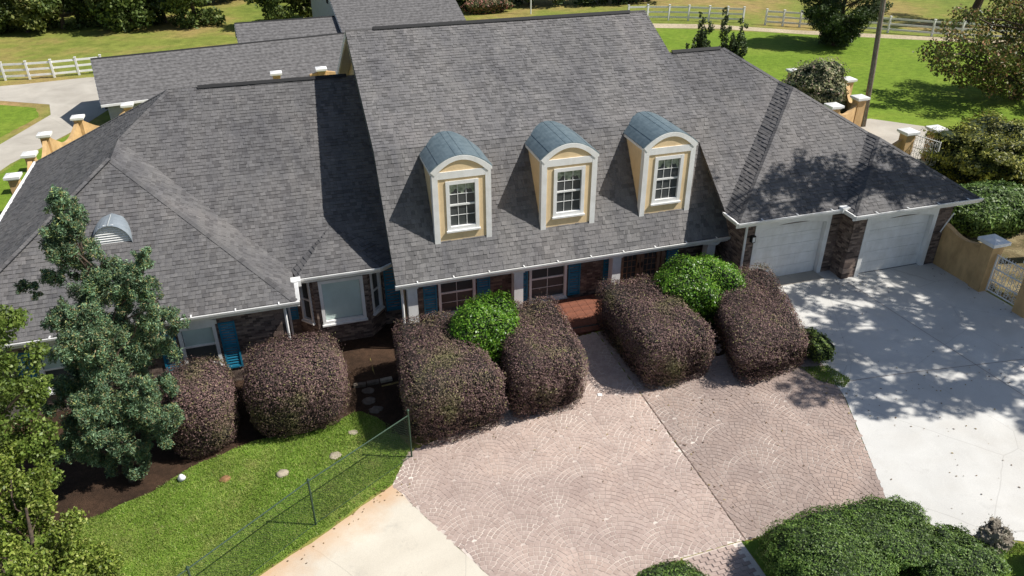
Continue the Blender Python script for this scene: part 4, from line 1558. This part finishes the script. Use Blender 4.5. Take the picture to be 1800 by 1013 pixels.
tree('leafy_shrub', 'tall yellow-green leafy shrub in the lower left corner', (-9.0, -8.6, -1.2), lt, (-8.8, -8.0, 2.2), .1, 'yellow_leaf', .078, 4600, cat='shrub', wood=.15)

# two tall trees right of the driveway that shade it and the garage roof
T1 = [(20.61, -3.77, 13.8), (20.13, -3.9, 12.49), (21.19, -3.1, 13.5), (20.93, -3.35, 12.61), (22.28, -4.46, 13.84), (22.05, -2.89, 13.7), (21.18, -2.99, 11.74), (21.42, -3.84, 11.84), (22.12, -2.93, 12.04), (23.96, -4.25, 13.91),
      (23.74, -3.01, 12.59), (24.1, -4.22, 13.07), (24.02, -3.46, 12.25), (24.67, -4.36, 12.77), (25.45, -3.93, 12.46), (25.77, -4.55, 12.38), (26.78, -4.33, 12.96), (25.49, -4.74, 12.96), (20.87, -4.8, 13.76)]
T2 = [(22.64, -5.73, 11.21), (23.36, -7.56, 12.13), (24.84, -6.43, 11.61), (25.12, -8.11, 12.31), (26.68, -7.45, 12.38), (25.5, -8.13, 10.7), (25.24, -9.45, 10.54), (29.09, -9.38, 13.01), (26.84, -10.65, 11.28), (25.46, -10.85, 11.2),
      (26.17, -11.51, 13.49), (24.8, -10.06, 11.91), (24.8, -10.13, 13.01), (23.33, -9.28, 11.93), (22.83, -9.48, 12.42), (20.68, -9.33, 10.95), (21.32, -11.02, 12.4), (23.07, -10.83, 13.1), (23.2, -11.1, 12.07), (24.26, -12.04, 12.72),
      (25.04, -12.26, 12.51), (24.2, -12.17, 10.69), (28.21, -6.71, 12.77), (28.09, -7.88, 12.27), (28.85, -7.66, 11.4), (27.66, -9.16, 10.59), (25.69, -13.82, 13.1), (21.89, -11.53, 11.92), (23.63, -8.74, 12.66), (26.69, -9.37, 13.14), (25.02, -9.17, 12.64),
      (28.2, -5.6, 11.8), (28.8, -6.2, 12.4), (28.0, -6.0, 12.9), (29.0, -7.0, 12), (28.4, -7.4, 11.6), (29.3, -8, 12.5), (28.6, -8.4, 12), (27.6, -5.2, 12.2), (29.5, -6.6, 13), (26.9, -4.9, 11.8), (29.4, -5.8, 12.3)]


def fray(cl, r0_, n):
    out = []
    for (x, y, z) in cl:
        for k in range(n):
            a = Vector((random.gauss(0, .42), random.gauss(0, .42), random.gauss(0, .4)))
            out.append((x + a.x, y + a.y, z + a.z, r0_ * random.uniform(.45, 1.1)))
    return out


tree('shade_tree', 'tall tree right of the garage that throws leaf shade on its roof', (27.0, -3.6, 0), fray(T1, .42, 6), (24.2, -3.8, 13.2), .3, 'mid_leaf', .16, 560, wood=.25)
tree('shade_tree', 'tall tree right of the driveway that throws leaf shade on the concrete', (28.5, -9.6, 0), fray(T2, .5, 9), (25.2, -9.4, 12.6), .35, 'mid_leaf', .17, 680, wood=.25)

# autumn tree at the right edge
ac = []
for k in range(72):
    while True:
        d = Vector((random.uniform(-1, 1), random.uniform(-1, 1), random.uniform(-1, 1)))
        if .25 < d.length < 1:
            break
    ac.append((39.9 + d.x * 5.8, 14 + d.y * 4.2, 3.5 + d.z * 3.7, random.uniform(.5, 1.1)))
for q in ((34.2, 14, 4.0), (33.9, 14.1, 3.2), (34.6, 14, 2.4), (35, 14, 5.2), (33.6, 14, 4.6)):
    ac.append((*q, .55))
tree('autumn_tree', 'tree with orange-tinged leaves at the upper right edge', (40.5, 14.2, 0), ac, (39.8, 14, 6.5), .3, 'autumn', .18, 480, wood=.5)
# second tree by the right fence
ac = [(55.2 + random.gauss(0, 2.2), 32.6 + random.gauss(0, 2.0), 5.6 + random.gauss(0, 1.1), random.uniform(.6, 1.2)) for k in range(36)]
tree('roadside_tree', 'tree with a bare dark trunk behind the white fence at upper right', (54.76, 32.7, 0), ac, (55.8, 32.6, 5.5), .42, 'mid_leaf', .25, 260, wood=.6)
# conifer on the back lawn: narrow foot, wide shoulders
cc = []
for k in range(320):
    z = random.uniform(.45, 8.2)
    rr = (.5 + 2.6 * min(1, z / 2.8) ** .8) if z < 3 else 3.1 * (1 - ((z - 3) / 5.6)) ** .8
    a = random.uniform(0, 6.28)
    q = rr * math.sqrt(random.uniform(.1, 1))
    cc.append((38.6 + math.cos(a) * q, 29.1 + math.sin(a) * q, z, random.uniform(.35, .65)))
tree('cypress', 'dark dense conifer standing alone on the back lawn', (38.5, 29.1, 0), cc, (38.6, 29.1, 7.8), .22, 'dark_leaf', .2, 700, wood=.1, aspect=.4)
# slender upright shrubs behind the right wing ridge
for (bx, by, tops, lab) in ((17.1, 12, [(16.4, 5.5), (16.95, 6.6), (17.3, 6.2), (17.1, 5.6)], 'upright shoots of a small tree behind the right wing ridge, nearest the tall roof'),
                            (18.6, 12, [(18.15, 6.7), (18.5, 5.9), (19.15, 6.2), (18.9, 5.3), (19.5, 5.3)], 'upright shoots of a small tree behind the hip end of the right ridge')):
    cl = []
    for (tx, tz) in tops:
        for k in range(26):
            t = k / 25
            cl.append((bx + (tx - bx) * t + random.gauss(0, .07), by + random.gauss(0, .15), 2.2 + (tz - 2.2) * t, (.26 * (1.2 - t) + .07) * random.uniform(.6, 1.1)))
    tree('slender_tree', lab, (bx, by, 0), cl, (bx, by, 3.4), .09, 'dark_leaf', .1, 4200, wood=.15, flat=1.5)

# ------------------------------------------------------------------ far woods
def wood_tree(x, y, H, R, mat, label, size=.34, dens=230, trunk=True, g='trees of the far woods', skirt=.12):
    cl = []
    n = int(26 + R * 4)
    for k in range(n):
        while True:
            d = Vector((random.uniform(-1, 1), random.uniform(-1, 1), random.uniform(-1, 1)))
            if .3 < d.length < 1:
                break
        z = H * (.47 + skirt * -.5) + d.z * H * .46
        wv = 1.0 if d.z < .2 else (1.15 - d.z * .55)
        cl.append((x + d.x * R * wv, y + d.y * R * wv, ramp_z(x) + z, random.uniform(.22, .42) * R))
    tree('woodland_tree', label, (x, y, ramp_z(x)), cl, (x, y, ramp_z(x) + H * .8), .2, mat, size, dens, g, wood=.4)


ordn = ['first', 'second', 'third', 'fourth', 'fifth', 'sixth', 'seventh', 'eighth', 'ninth', 'tenth']
front = [(-26.5, 61, 8, 2.8, 'far_leaf'), (-23.0, 60.5, 8.5, 2.6, 'far_yellow'), (-20.2, 61, 9, 2.6, 'far_leaf'), (-17.2, 61.5, 9, 2.6, 'far_yellow'), (-14.2, 59.5, 9, 2.7, 'far_leaf'), (-11.6, 61, 8, 2.4, 'dark_leaf'), (-8.9, 59.6, 8.5, 2.8, 'far_leaf')]
for i, (x, y, H, R, m) in enumerate(front):
    wood_tree(x, y - 1.5, H, R * 1.12, m, f'{ordn[i]} tree from the left in the far treeline behind the field')
mid = [(-1.6, 54.5, 6.5, 2.2, 'far_leaf'), (1.6, 55.5, 6.5, 2.3, 'far_yellow'), (3.9, 57, 6, 2.0, 'far_leaf')]
for i, (x, y, H, R, m) in enumerate(mid):
    wood_tree(x, y, H, R, m, ['leafy tree behind the left end of the grey barn wing', 'yellowish tree in the middle behind the grey barn wing', 'tree touching the gable of the grey barn'][i])
for i in range(9):
    x = -33 + i * 4.6
    wood_tree(x, 69 + random.uniform(-2, 2), 10, 3.2, 'dark_leaf', f'dark tree in the back row of the far woods, {ordn[i]} from the left', .5, 80)
for i in range(8):
    x = 13.5 + i * 2.7
    wood_tree(x, 53.2 - i * .55 + random.uniform(-.4, .4), 8, 2.3, 'dark_leaf', f'dark tree at the shady wood edge behind the tall ridge, {ordn[i]} from the left', .42, 110, skirt=.2)
hedge('pink_shrub', 'pinkish shrub at the wood edge behind the tall roof', 'shrub', (16.6, 49.2, -.1), (2.0, 1.0, .75), 'pink_shrub', 'green_core', 3500, .24, 21, 2, 2, 0, 0, .15)

# ------------------------------------------------------------------ outbuildings
def gable_block(name, label, cat, o, yaw, L, Wd, z_e, z_r, zg, ov=.3, parts_mat='siding', windows=()):
    """ridge runs along the local x axis; o is the front left eave corner"""
    u = Vector((math.cos(yaw), math.sin(yaw), 0))
    n = Vector((-math.sin(yaw), math.cos(yaw), 0))
    o = Vector((o[0], o[1], 0))
    e = empty(name, (o.x, o.y, zg), label, cat)

    def P(a, b, z):
        q = o + u * a + n * b
        return Vector((q.x, q.y, z))
    w0 = MB()
    i = ov
    for (a0, b0, a1, b1) in ((i, i, L - i, i), (L - i, i, L - i, Wd - i), (L - i, Wd - i, i, Wd - i), (i, Wd - i, i, i)):
        pass
    w0.prism([P(i, i, zg), P(L - i, i, zg), P(L - i, i, z_e), P(i, i, z_e)], n * .15)
    w0.prism([P(i, Wd - i, zg), P(L - i, Wd - i, zg), P(L - i, Wd - i, z_e), P(i, Wd - i, z_e)], -n * .15)
    w0.build('wall', parts_mat, e)
    sl = (z_r - z_e) / (Wd / 2)
    for a in (i, L - i - .15):
        MB().prism([P(a, i + .15, zg), P(a, Wd - i - .15, zg), P(a, Wd - i - .15, z_e + sl * i), P(a, Wd / 2, z_r - .1), P(a, i + .15, z_e + sl * i)], u * .15).build('gable_wall', parts_mat, e)
    r1 = MB().prism([P(0, 0, z_e), P(L, 0, z_e), P(L, Wd / 2, z_r), P(0, Wd / 2, z_r)], (0, 0, .1)).build('roof', 'far_shingle', e)
    MB().prism([P(0, Wd, z_e), P(L, Wd, z_e), P(L, Wd / 2, z_r), P(0, Wd / 2, z_r)], (0, 0, .1)).build('roof', 'far_shingle', e)
    # courses of shingle strips as slight steps on the front slope
    Ls = math.hypot(Wd / 2, z_r - z_e)
    nc = int(Ls / .3)
    cvs, cfs = [], []
    for k in range(nc):
        t0, t1 = k / nc, (k + 1) / nc
        b_ = len(cvs)
        for (t, lift) in ((t0, .135), (t1, .112)):
            cvs += [P(.002, Wd / 2 * t, z_e + (z_r - z_e) * t + lift), P(L - .002, Wd / 2 * t, z_e + (z_r - z_e) * t + lift)]
        cvs += [P(.002, Wd / 2 * t0, z_e + (z_r - z_e) * t0 + .1), P(L - .002, Wd / 2 * t0, z_e + (z_r - z_e) * t0 + .1)]
        cfs += [(b_, b_ + 1, b_ + 3, b_ + 2), (b_ + 4, b_ + 5, b_ + 1, b_)]
    tag(mk('shingle_courses', cvs, cfs, 'far_shingle', e), kind='stuff')
    MB().tube([P(0, Wd / 2, z_r + .1), P(L, Wd / 2, z_r + .1)], .07, 6).build('ridge_cap', 'ridge', r1)
    MB().prism([P(0, -.1, z_e - .02), P(L, -.1, z_e - .02), P(L, 0, z_e - .02), P(0, 0, z_e - .02)], (0, 0, .12)).build('gutter', 'white', e)
    for s_ in (0, 1):
        MB().prism([P(-.02, s_ * Wd, z_e + .09), P(-.02, Wd / 2, z_r + .09), P(-.02, Wd / 2, z_r - .1), P(-.02, s_ * Wd, z_e - .1)], u * .03).build('rake_board', 'soffit', e)
    return e, P


ob, P1 = gable_block('workshop', 'long low outbuilding with a grey roof behind the left wing', 'outbuilding', (-12.35, 26.7), math.radians(9.5), 16.5, 7.4, .6, 2.35, -1.15)
MB().prism([P1(.28, 1.2, .1), P1(.28, 1.6, .1), P1(.28, 1.6, .35), P1(.28, 1.2, .35)], (-.15, 0, 0)).build('wall_lamp', 'ridge', ob)
ob, P2 = gable_block('barn', 'tall grey-roofed barn at the top behind the house', 'barn', (2.31, 35.1), math.radians(5), 9.2, 15.5, 1.9, 5.35, -1.0)
MB().prism([P2(.29, 6.3, 2.9), P2(.29, 6.9, 2.9), P2(.29, 6.9, 3.5), P2(.29, 6.3, 3.5)], (-.05, 0, 0)).build('vent', 'ridge', ob)
gable_block('barn_annex', 'low grey-roofed annex left of the tall barn', 'outbuilding', (-4.6, 33.9), math.radians(3), 8.2, 6.4, 1.1, 2.6, -1.15)

# ------------------------------------------------------------------ stucco walls, pillars and gates
def pillar(x, y, zg, H, label, half=.22, yaw=0.0, group='stucco pillars with white caps'):
    e = empty('pillar', (x, y, zg), label, 'pillar', group)
    fr = Fr((x, y, zg), (math.cos(yaw), math.sin(yaw), 0))
    MB().box(fr, -half, half, 0, H - .2, -half, half).build('shaft', 'stucco', e)
    a = half
    MB().box(fr, -a - .05, a + .05, H - .2, H - .14, -a - .05, a + .05).build('cap_moulding', 'white', e)
    m_ = MB()
    m_.box(fr, -a - .12, a + .12, H - .138, H - .03, -a - .12, a + .12)
    m_.build('cap', 'white', e)
    t = MB()
    b0, b1 = a + .12, .06
    t.v = [fr.p(-b0, H - .03, -b0), fr.p(b0, H - .03, -b0), fr.p(b0, H - .03, b0), fr.p(-b0, H - .03, b0), fr.p(-b1, H + .05, -b1), fr.p(b1, H + .05, -b1), fr.p(b1, H + .05, b1), fr.p(-b1, H + .05, b1)]
    t.f = [(0, 1, 5, 4), (1, 2, 6, 5), (2, 3, 7, 6), (3, 0, 4, 7), (4, 5, 6, 7)]
    t.build('cap_top', 'white', e)
    return e


def swoop_wall(a, b, zg, H, dip, label, half=.1, one_sided=False):
    a, b = Vector((a[0], a[1], 0)), Vector((b[0], b[1], 0))
    e_poly = []
    L = (b - a).length
    u = (b - a).normalized()
    n = Vector((-u.y, u.x, 0))
    pts = []
    for k in range(21):
        t = k / 20
        hgt = H - dip * (math.sin(math.pi * t) ** 1.3 if not one_sided else (1 - math.cos(math.pi * (1 - t))) / 2)
        pts.append(a + u * (L * t) - n * half + Vector((0, 0, zg + hgt)))
    poly = [a - n * half + Vector((0, 0, zg))] + pts + [b - n * half + Vector((0, 0, zg))]
    o = MB().prism(poly, n * 2 * half).build('garden_wall', 'stucco')
    return tag(o, label, 'wall', 'stucco garden walls')


LP = [(-10.85, 25.9), (-13.15, 24.25), (-14.3, 21.7), (-14.4, 18.75), (-14.5, 15.9)]
LN = ['farthest', 'second farthest', 'middle', 'second nearest', 'nearest']
for (x, y), nm in zip(LP, LN):
    pillar(x, y, -1.15, 2.05, f'white-capped cream pillar, {nm} of the row beyond the left wing roof', .2)
for i in range(4):
    swoop_wall(LP[i], LP[i + 1], -1.15, 1.85, .75, ['cream swooping wall by the workshop corner', 'cream swooping wall second from the workshop', 'cream swooping wall above the left roof corner', 'cream swooping wall nearest along the left eave'][i])
for (px, nm) in (((-2.55, 27.2), 'left'), ((.12, 27.4), 'right')):
    pillar(px[0], px[1], -1.15, 2.85, f'white pillar cap showing above the left wing ridge, {nm} one of two', .22)
swoop_wall((-.6, 27.3), (.95, 27.5), -1.15, 2.5, -.12, 'cream wall top showing above the left wing ridge beside the tall gable')
RP = [((26.6, 17.4), 'farthest right pillar behind the pale flowering shrub'), ((28.4, 14.9), 'pillar beside the pale flowering shrub, left of the utility pole'), ((24.5, 10.9), 'pillar peeking over the hip left of the utility pole'),
      ((26.72, 11.72), 'pillar directly beside the foot of the utility pole'), ((25.27, 6.45), 'left pillar of the open white gate behind the garage'), ((26.83, 6.39), 'right pillar of the open white gate behind the garage')]
for (p, nm) in RP:
    pillar(p[0], p[1], 0, 2.0, 'white-capped cream ' + nm, .24)
swoop_wall((24.5, 10.9), (26.72, 11.72), 0, 1.75, .5, 'cream swooping wall left of the utility pole foot')
swoop_wall((26.72, 11.72), (28.4, 14.9), 0, 1.75, .6, 'cream swooping wall running back from the utility pole')
swoop_wall((28.4, 14.9), (26.6, 17.4), 0, 1.75, .6, 'cream swooping wall behind the pale flowering shrub')
swoop_wall((23.4, 7.0), (25.27, 6.45), 0, 1.7, .55, 'cream swooping wall left of the white gate behind the garage')
# near right wall with its gate
swoop_wall((19.98, -1.75), (20.03, -3.6), 0, 1.66, .22, 'tan stucco wall between the garage corner and the near pillar', one_sided=False)
pillar(20.08, -3.72, 0, 1.95, 'large tan pillar with white cap right of the garage', .24)
pillar(20.15, -5.55, 0, 1.95, 'tan pillar at the right picture edge beside the ornamental gate', .24)


def scroll_gate(a, b, zg, H, label):
    a, b = Vector((*a, zg)), Vector((*b, zg))
    e = empty('gate', ((a + b) / 2)[:], label, 'gate', 'white ornamental gates')
    u = (b - a).normalized()
    L = (b - a).length
    fr = Fr(a, u)
    MB().box(fr, 0, .05, .05, H, -.025, .025).build('stile', 'white', e)
    MB().box(fr, L - .05, L, .05, H, -.025, .025).build('stile', 'white', e)
    for v in (.08, H * .33, H * .64, H - .05):
        MB().box(fr, .05, L - .05, v, v + .035, -.018, .018).build('rail', 'white', e)
    n = int(L / .11)
    for i in range(1, n):
        x = L * i / n
        MB().tube([fr.p(x, .1, 0), fr.p(x, H + .06, 0)], .009, 5).build('bar', 'white', e)
    cols = max(2, int(L / .26))
    for i in range(cols):
        for j in range(5):
            cx = .05 + (L - .1) * (i + .5) / cols
            cv_ = .14 + (H - .2) * (j + .5) / 5
            pts = []
            for k in range(19):
                t = k / 18
                r_ = .115 * (1 - .75 * t)
                an = t * 9 + (math.pi if (i + j) % 2 else 0)
                pts.append(fr.p(cx + math.cos(an) * r_, cv_ + math.sin(an) * r_, .012))
            MB().tube(pts, .011, 5).build('scroll', 'white', e)
    return e


scroll_gate((20.1, -4.0), (20.14, -5.28), .03, 1.45, 'white ornamental iron gate between the two tan pillars at right')
scroll_gate((25.62, 6.42), (25.95, 5.1), .03, 1.75, 'white lattice gate leaf standing open behind the garage')

# ------------------------------------------------------------------ fences, pole, small things
def rail_fence(pts, H, label, name='rail_fence', step=1.7, zoff=0.0):
    a = Vector((*pts[0], ramp_z(pts[0][0])))
    e = empty(name, a[:], label, 'fence', 'white rail fences')
    for i in range(len(pts)):
        x, y = pts[i]
        z = ramp_z(x)
        fr = Fr((x, y, z), (1, 0, 0))
        po = MB().box(fr, -.065, .065, 0, H + .12, -.065, .065).build('post', 'white', e)
        MB().box(fr, -.085, .085, H + .12, H + .16, -.085, .085).build('post_cap', 'white', po)
    for i in range(len(pts) - 1):
        a, b = Vector((*pts[i], ramp_z(pts[i][0]))), Vector((*pts[i + 1], ramp_z(pts[i + 1][0])))
        fr = Fr(a, b - a)
        L = (b - a).length
        for k in range(3):
            v = H * (.18 + .36 * k)
            MB().box(fr, .02, L - .02, v, v + .14, -.02, .02).build('rail', 'white', e)


rail_fence([(-26, 42.6), (-24.3, 42.4), (-22.6, 42.2), (-21.02, 41.9), (-19.42, 41.7), (-17.82, 41.7), (-16.23, 41.9), (-14.6, 42.1)], 1.15, 'white three-rail fence left of the workshop beside the drive')
rail_fence([(27.3, 42.2), (28.98, 41.9), (30.72, 41.3), (32.24, 40.6), (33.76, 39.8), (35.1, 39.1), (36.3, 38.5)], 1.15, 'white three-rail fence beyond the gravel road, left of the opening')
rail_fence([(37.6, 37.1), (38.75, 36.3), (39.84, 35.5), (41.3, 34.5), (43.0, 33.3), (45.35, 31.5), (47.8, 29.4), (49.5, 28.2), (51.2, 27.2), (53, 26.3), (55, 25.4)], 1.15, 'white three-rail fence beyond the road, right of the dark conifer')

up = empty('utility_pole', (27.95, 12.43, 0), 'leaning wooden utility pole behind the garage', 'utility pole')
MB().tube([(27.95, 12.43, 0), (27.75, 12.43, 3.2), (27.42, 12.43, 6.8), (27.2, 12.43, 9.5)], [.15, .14, .125, .11], 10).build('shaft', 'pole', up, True)
MB().tube([(27.8, 12.27, .05), (27.6, 12.28, 3.2), (27.28, 12.29, 6.8)], .02, 5).build('conduit', 'gray_metal', up)
lp_ = empty('yard_post', (20.2, 47.5, 0), 'thin white post at the wood edge behind the tall ridge', 'post')
MB().tube([(20.2, 47.5, 0), (20.2, 47.5, 4.2)], .06, 8).build('shaft', 'white', lp_)
MB().box(WORLD, 20.05, 20.35, 47.3, 47.7, 4.2, 4.35).build('lamp_head', 'white', lp_)

# wire fence along the front lawn
cf_ = empty('wire_fence', (-.58, -5.16, -1.11), 'low green chain-link fence across the front lawn', 'fence')
FP = [Vector((-.6, -5.16, -1.13)), Vector((-3.38, -6.88, -1.15)), Vector((-6.05, -8.8, -1.15)), Vector((-8.8, -10.7, -1.15))]
FH = 1.5
for i, p in enumerate(FP):
    MB().tube([p, p + Vector((0, 0, FH + (.18 if i == 0 else .04)))], .026, 8).build('post', 'wire', cf_)
    MB().tube([p + Vector((0, 0, FH + (.18 if i == 0 else .04))), p + Vector((0, 0, FH + (.22 if i == 0 else .09)))], [.045, .012], 8).build('post_cap', 'wire', cf_)
for i in range(3):
    MB().tube([FP[i] + Vector((0, 0, FH)), FP[i + 1] + Vector((0, 0, FH))], .017, 8).build('top_rail', 'wire', cf_)
    MB().tube([FP[i] + Vector((0, 0, .06)), FP[i + 1] + Vector((0, 0, .06))], .006, 5).build('tension_wire', 'wire', cf_)
    L = (FP[i + 1] - FP[i]).length
    fr = Fr(FP[i], FP[i + 1] - FP[i])
    wm_ = MB()
    s_ = .085
    k = -FH
    while k < L:
        for sg in (1, -1):
            a0, a1 = k, k + FH
            v0_, v1_ = (.06, FH) if sg > 0 else (FH, .06)
            # clip to the panel
            c0, c1 = max(a0, 0), min(a1, L)
            if c1 - c0 > .03:
                f0, f1 = (c0 - a0) / (a1 - a0), (c1 - a0) / (a1 - a0)
                wm_.tube([fr.p(c0, v0_ + (v1_ - v0_) * f0, .002 * sg), fr.p(c1, v0_ + (v1_ - v0_) * f1, .002 * sg)], .0022, 3, False)
        k += s_
    tag(wm_.build('chain_link_mesh', 'wire', cf_), kind='stuff')


def rock(name, label, c, r, mat, cat='stone', flat=.6, seed=0):
    bm = bmesh.new()
    bmesh.ops.create_icosphere(bm, subdivisions=3, radius=1)
    q = np.array([v.co[:] for v in bm.verts])
    f = lumpy(q * 1.3, seed, .14)
    for v, k in zip(bm.verts, f):
        v.co = Vector((c[0] + v.co.x * r * k, c[1] + v.co.y * r * k * .85, c[2] + v.co.z * r * k * flat))
    me = bpy.data.meshes.new(name)
    bm.to_mesh(me)
    bm.free()
    me.polygons.foreach_set('use_smooth', [True] * len(me.polygons))
    me.materials.append(M[mat])
    return tag(link_mesh(name, me), label, cat)


rock('garden_stone', 'white rounded stone at the bed edge below the juniper', (-6.7, -4.22, -1.05), .11, 'rock_white', flat=.9, seed=1)
rock('garden_stone', 'pale cream stone lying alone on the lawn', (-4.1, -4.75, -1.12), .16, 'stone', flat=.45, seed=2)
rock('garden_stone', 'brown flat stone on the lawn near the hedges', (-5.6, -4.5, -1.14), .15, 'clay', flat=.35, seed=3)
rock('garden_stone', 'flat tan stone under the wire fence', (-2.65, -4.45, -1.14), .17, 'stone', flat=.25, seed=4)
rock('garden_stone', 'flat stone by the wire fence nearer the hedge', (-2.05, -3.6, -1.14), .14, 'stone', flat=.25, seed=5)
for i, (x, y) in enumerate(((-1.35, -1.75), (-1.4, -2.25), (-1.25, -2.75))):
    rock('stepping_stone', ['stepping stone nearest the bay window', 'middle stepping stone in the shaded bed', 'stepping stone nearest the lawn in the shaded bed'][i], (x, y, -1.145), .2, 'shade_stone', flat=.16, seed=6 + i)
for i in range(3):
    x = -1.75 + i * .42
    o = MB().box(Fr((x, -1.42, -1.15), (1, .06 * (i - 1), 0)), 0, .38, 0, .1, -.07, .07).build('edging_block', 'stone' if i == 2 else 'shade_stone')
    tag(o, ['left pale edging block before the bay window', 'middle pale edging block before the bay window', 'right pale edging block before the bay window'][i], 'edging', 'edging blocks')
p_o = MB().prism([(5.15, -4.75, h(5.15) + .02), (5.28, -4.8, h(5.28) + .02), (5.3, -4.7, h(5.3) + .035), (5.18, -4.64, h(5.18) + .03)], (0, 0, .006)).build('paper_scrap', 'white')
tag(p_o, 'small white scrap lying on the shaded front walk', 'litter')


def litter(name, label, spots, n, zoff):
    P = []
    while len(P) < n:
        cx, cy, sx, sy = random.choice(spots)
        x, y = random.gauss(cx, sx), random.gauss(cy, sy)
        P.append((x, y, ramp_z(x) + zoff))
    P = np.array(P)
    up_ = np.tile(np.array([[0, 0, 1.0]]), (n, 1))
    e = leaves(name, P, .055, 'litter', None, .6, up_, .25, .5)
    return tag(e, label, kind='stuff')


M['litter'] = leaf_mat('litter', [(0, (.08, .05, .03)), (.6, (.2, .13, .07)), (1, (.34, .27, .1))], (.8, 1.2), 2, .1)
litter('leaf_litter', 'dead leaves scattered over the garage driveway', [(16.3, -2.2, .8, .35), (15.5, -8.0, 1.6, .25), (19.6, -3.2, .3, 1.2), (15, -6, 3, 2.5), (13.2, -9.5, 1.5, 2)], 210, .026)
litter('leaf_litter', 'dead leaves and crumbs along the hedge side of the patio', [(8.5, -6.4, 2.2, .3), (3.0, -5.5, 1.6, .25), (11.3, -7.0, .4, .5), (6.4, -8.4, .15, 1.5), (7, -8, 3, 1.6)], 170, .03)
litter('leaf_litter', 'crumbs along the clay-stained edge of the left driveway', [(-2.4, -6.85, .5, .25), (-3.8, -7.7, .5, .25), (-1.5, -6.3, .3, .2)], 50, .028)
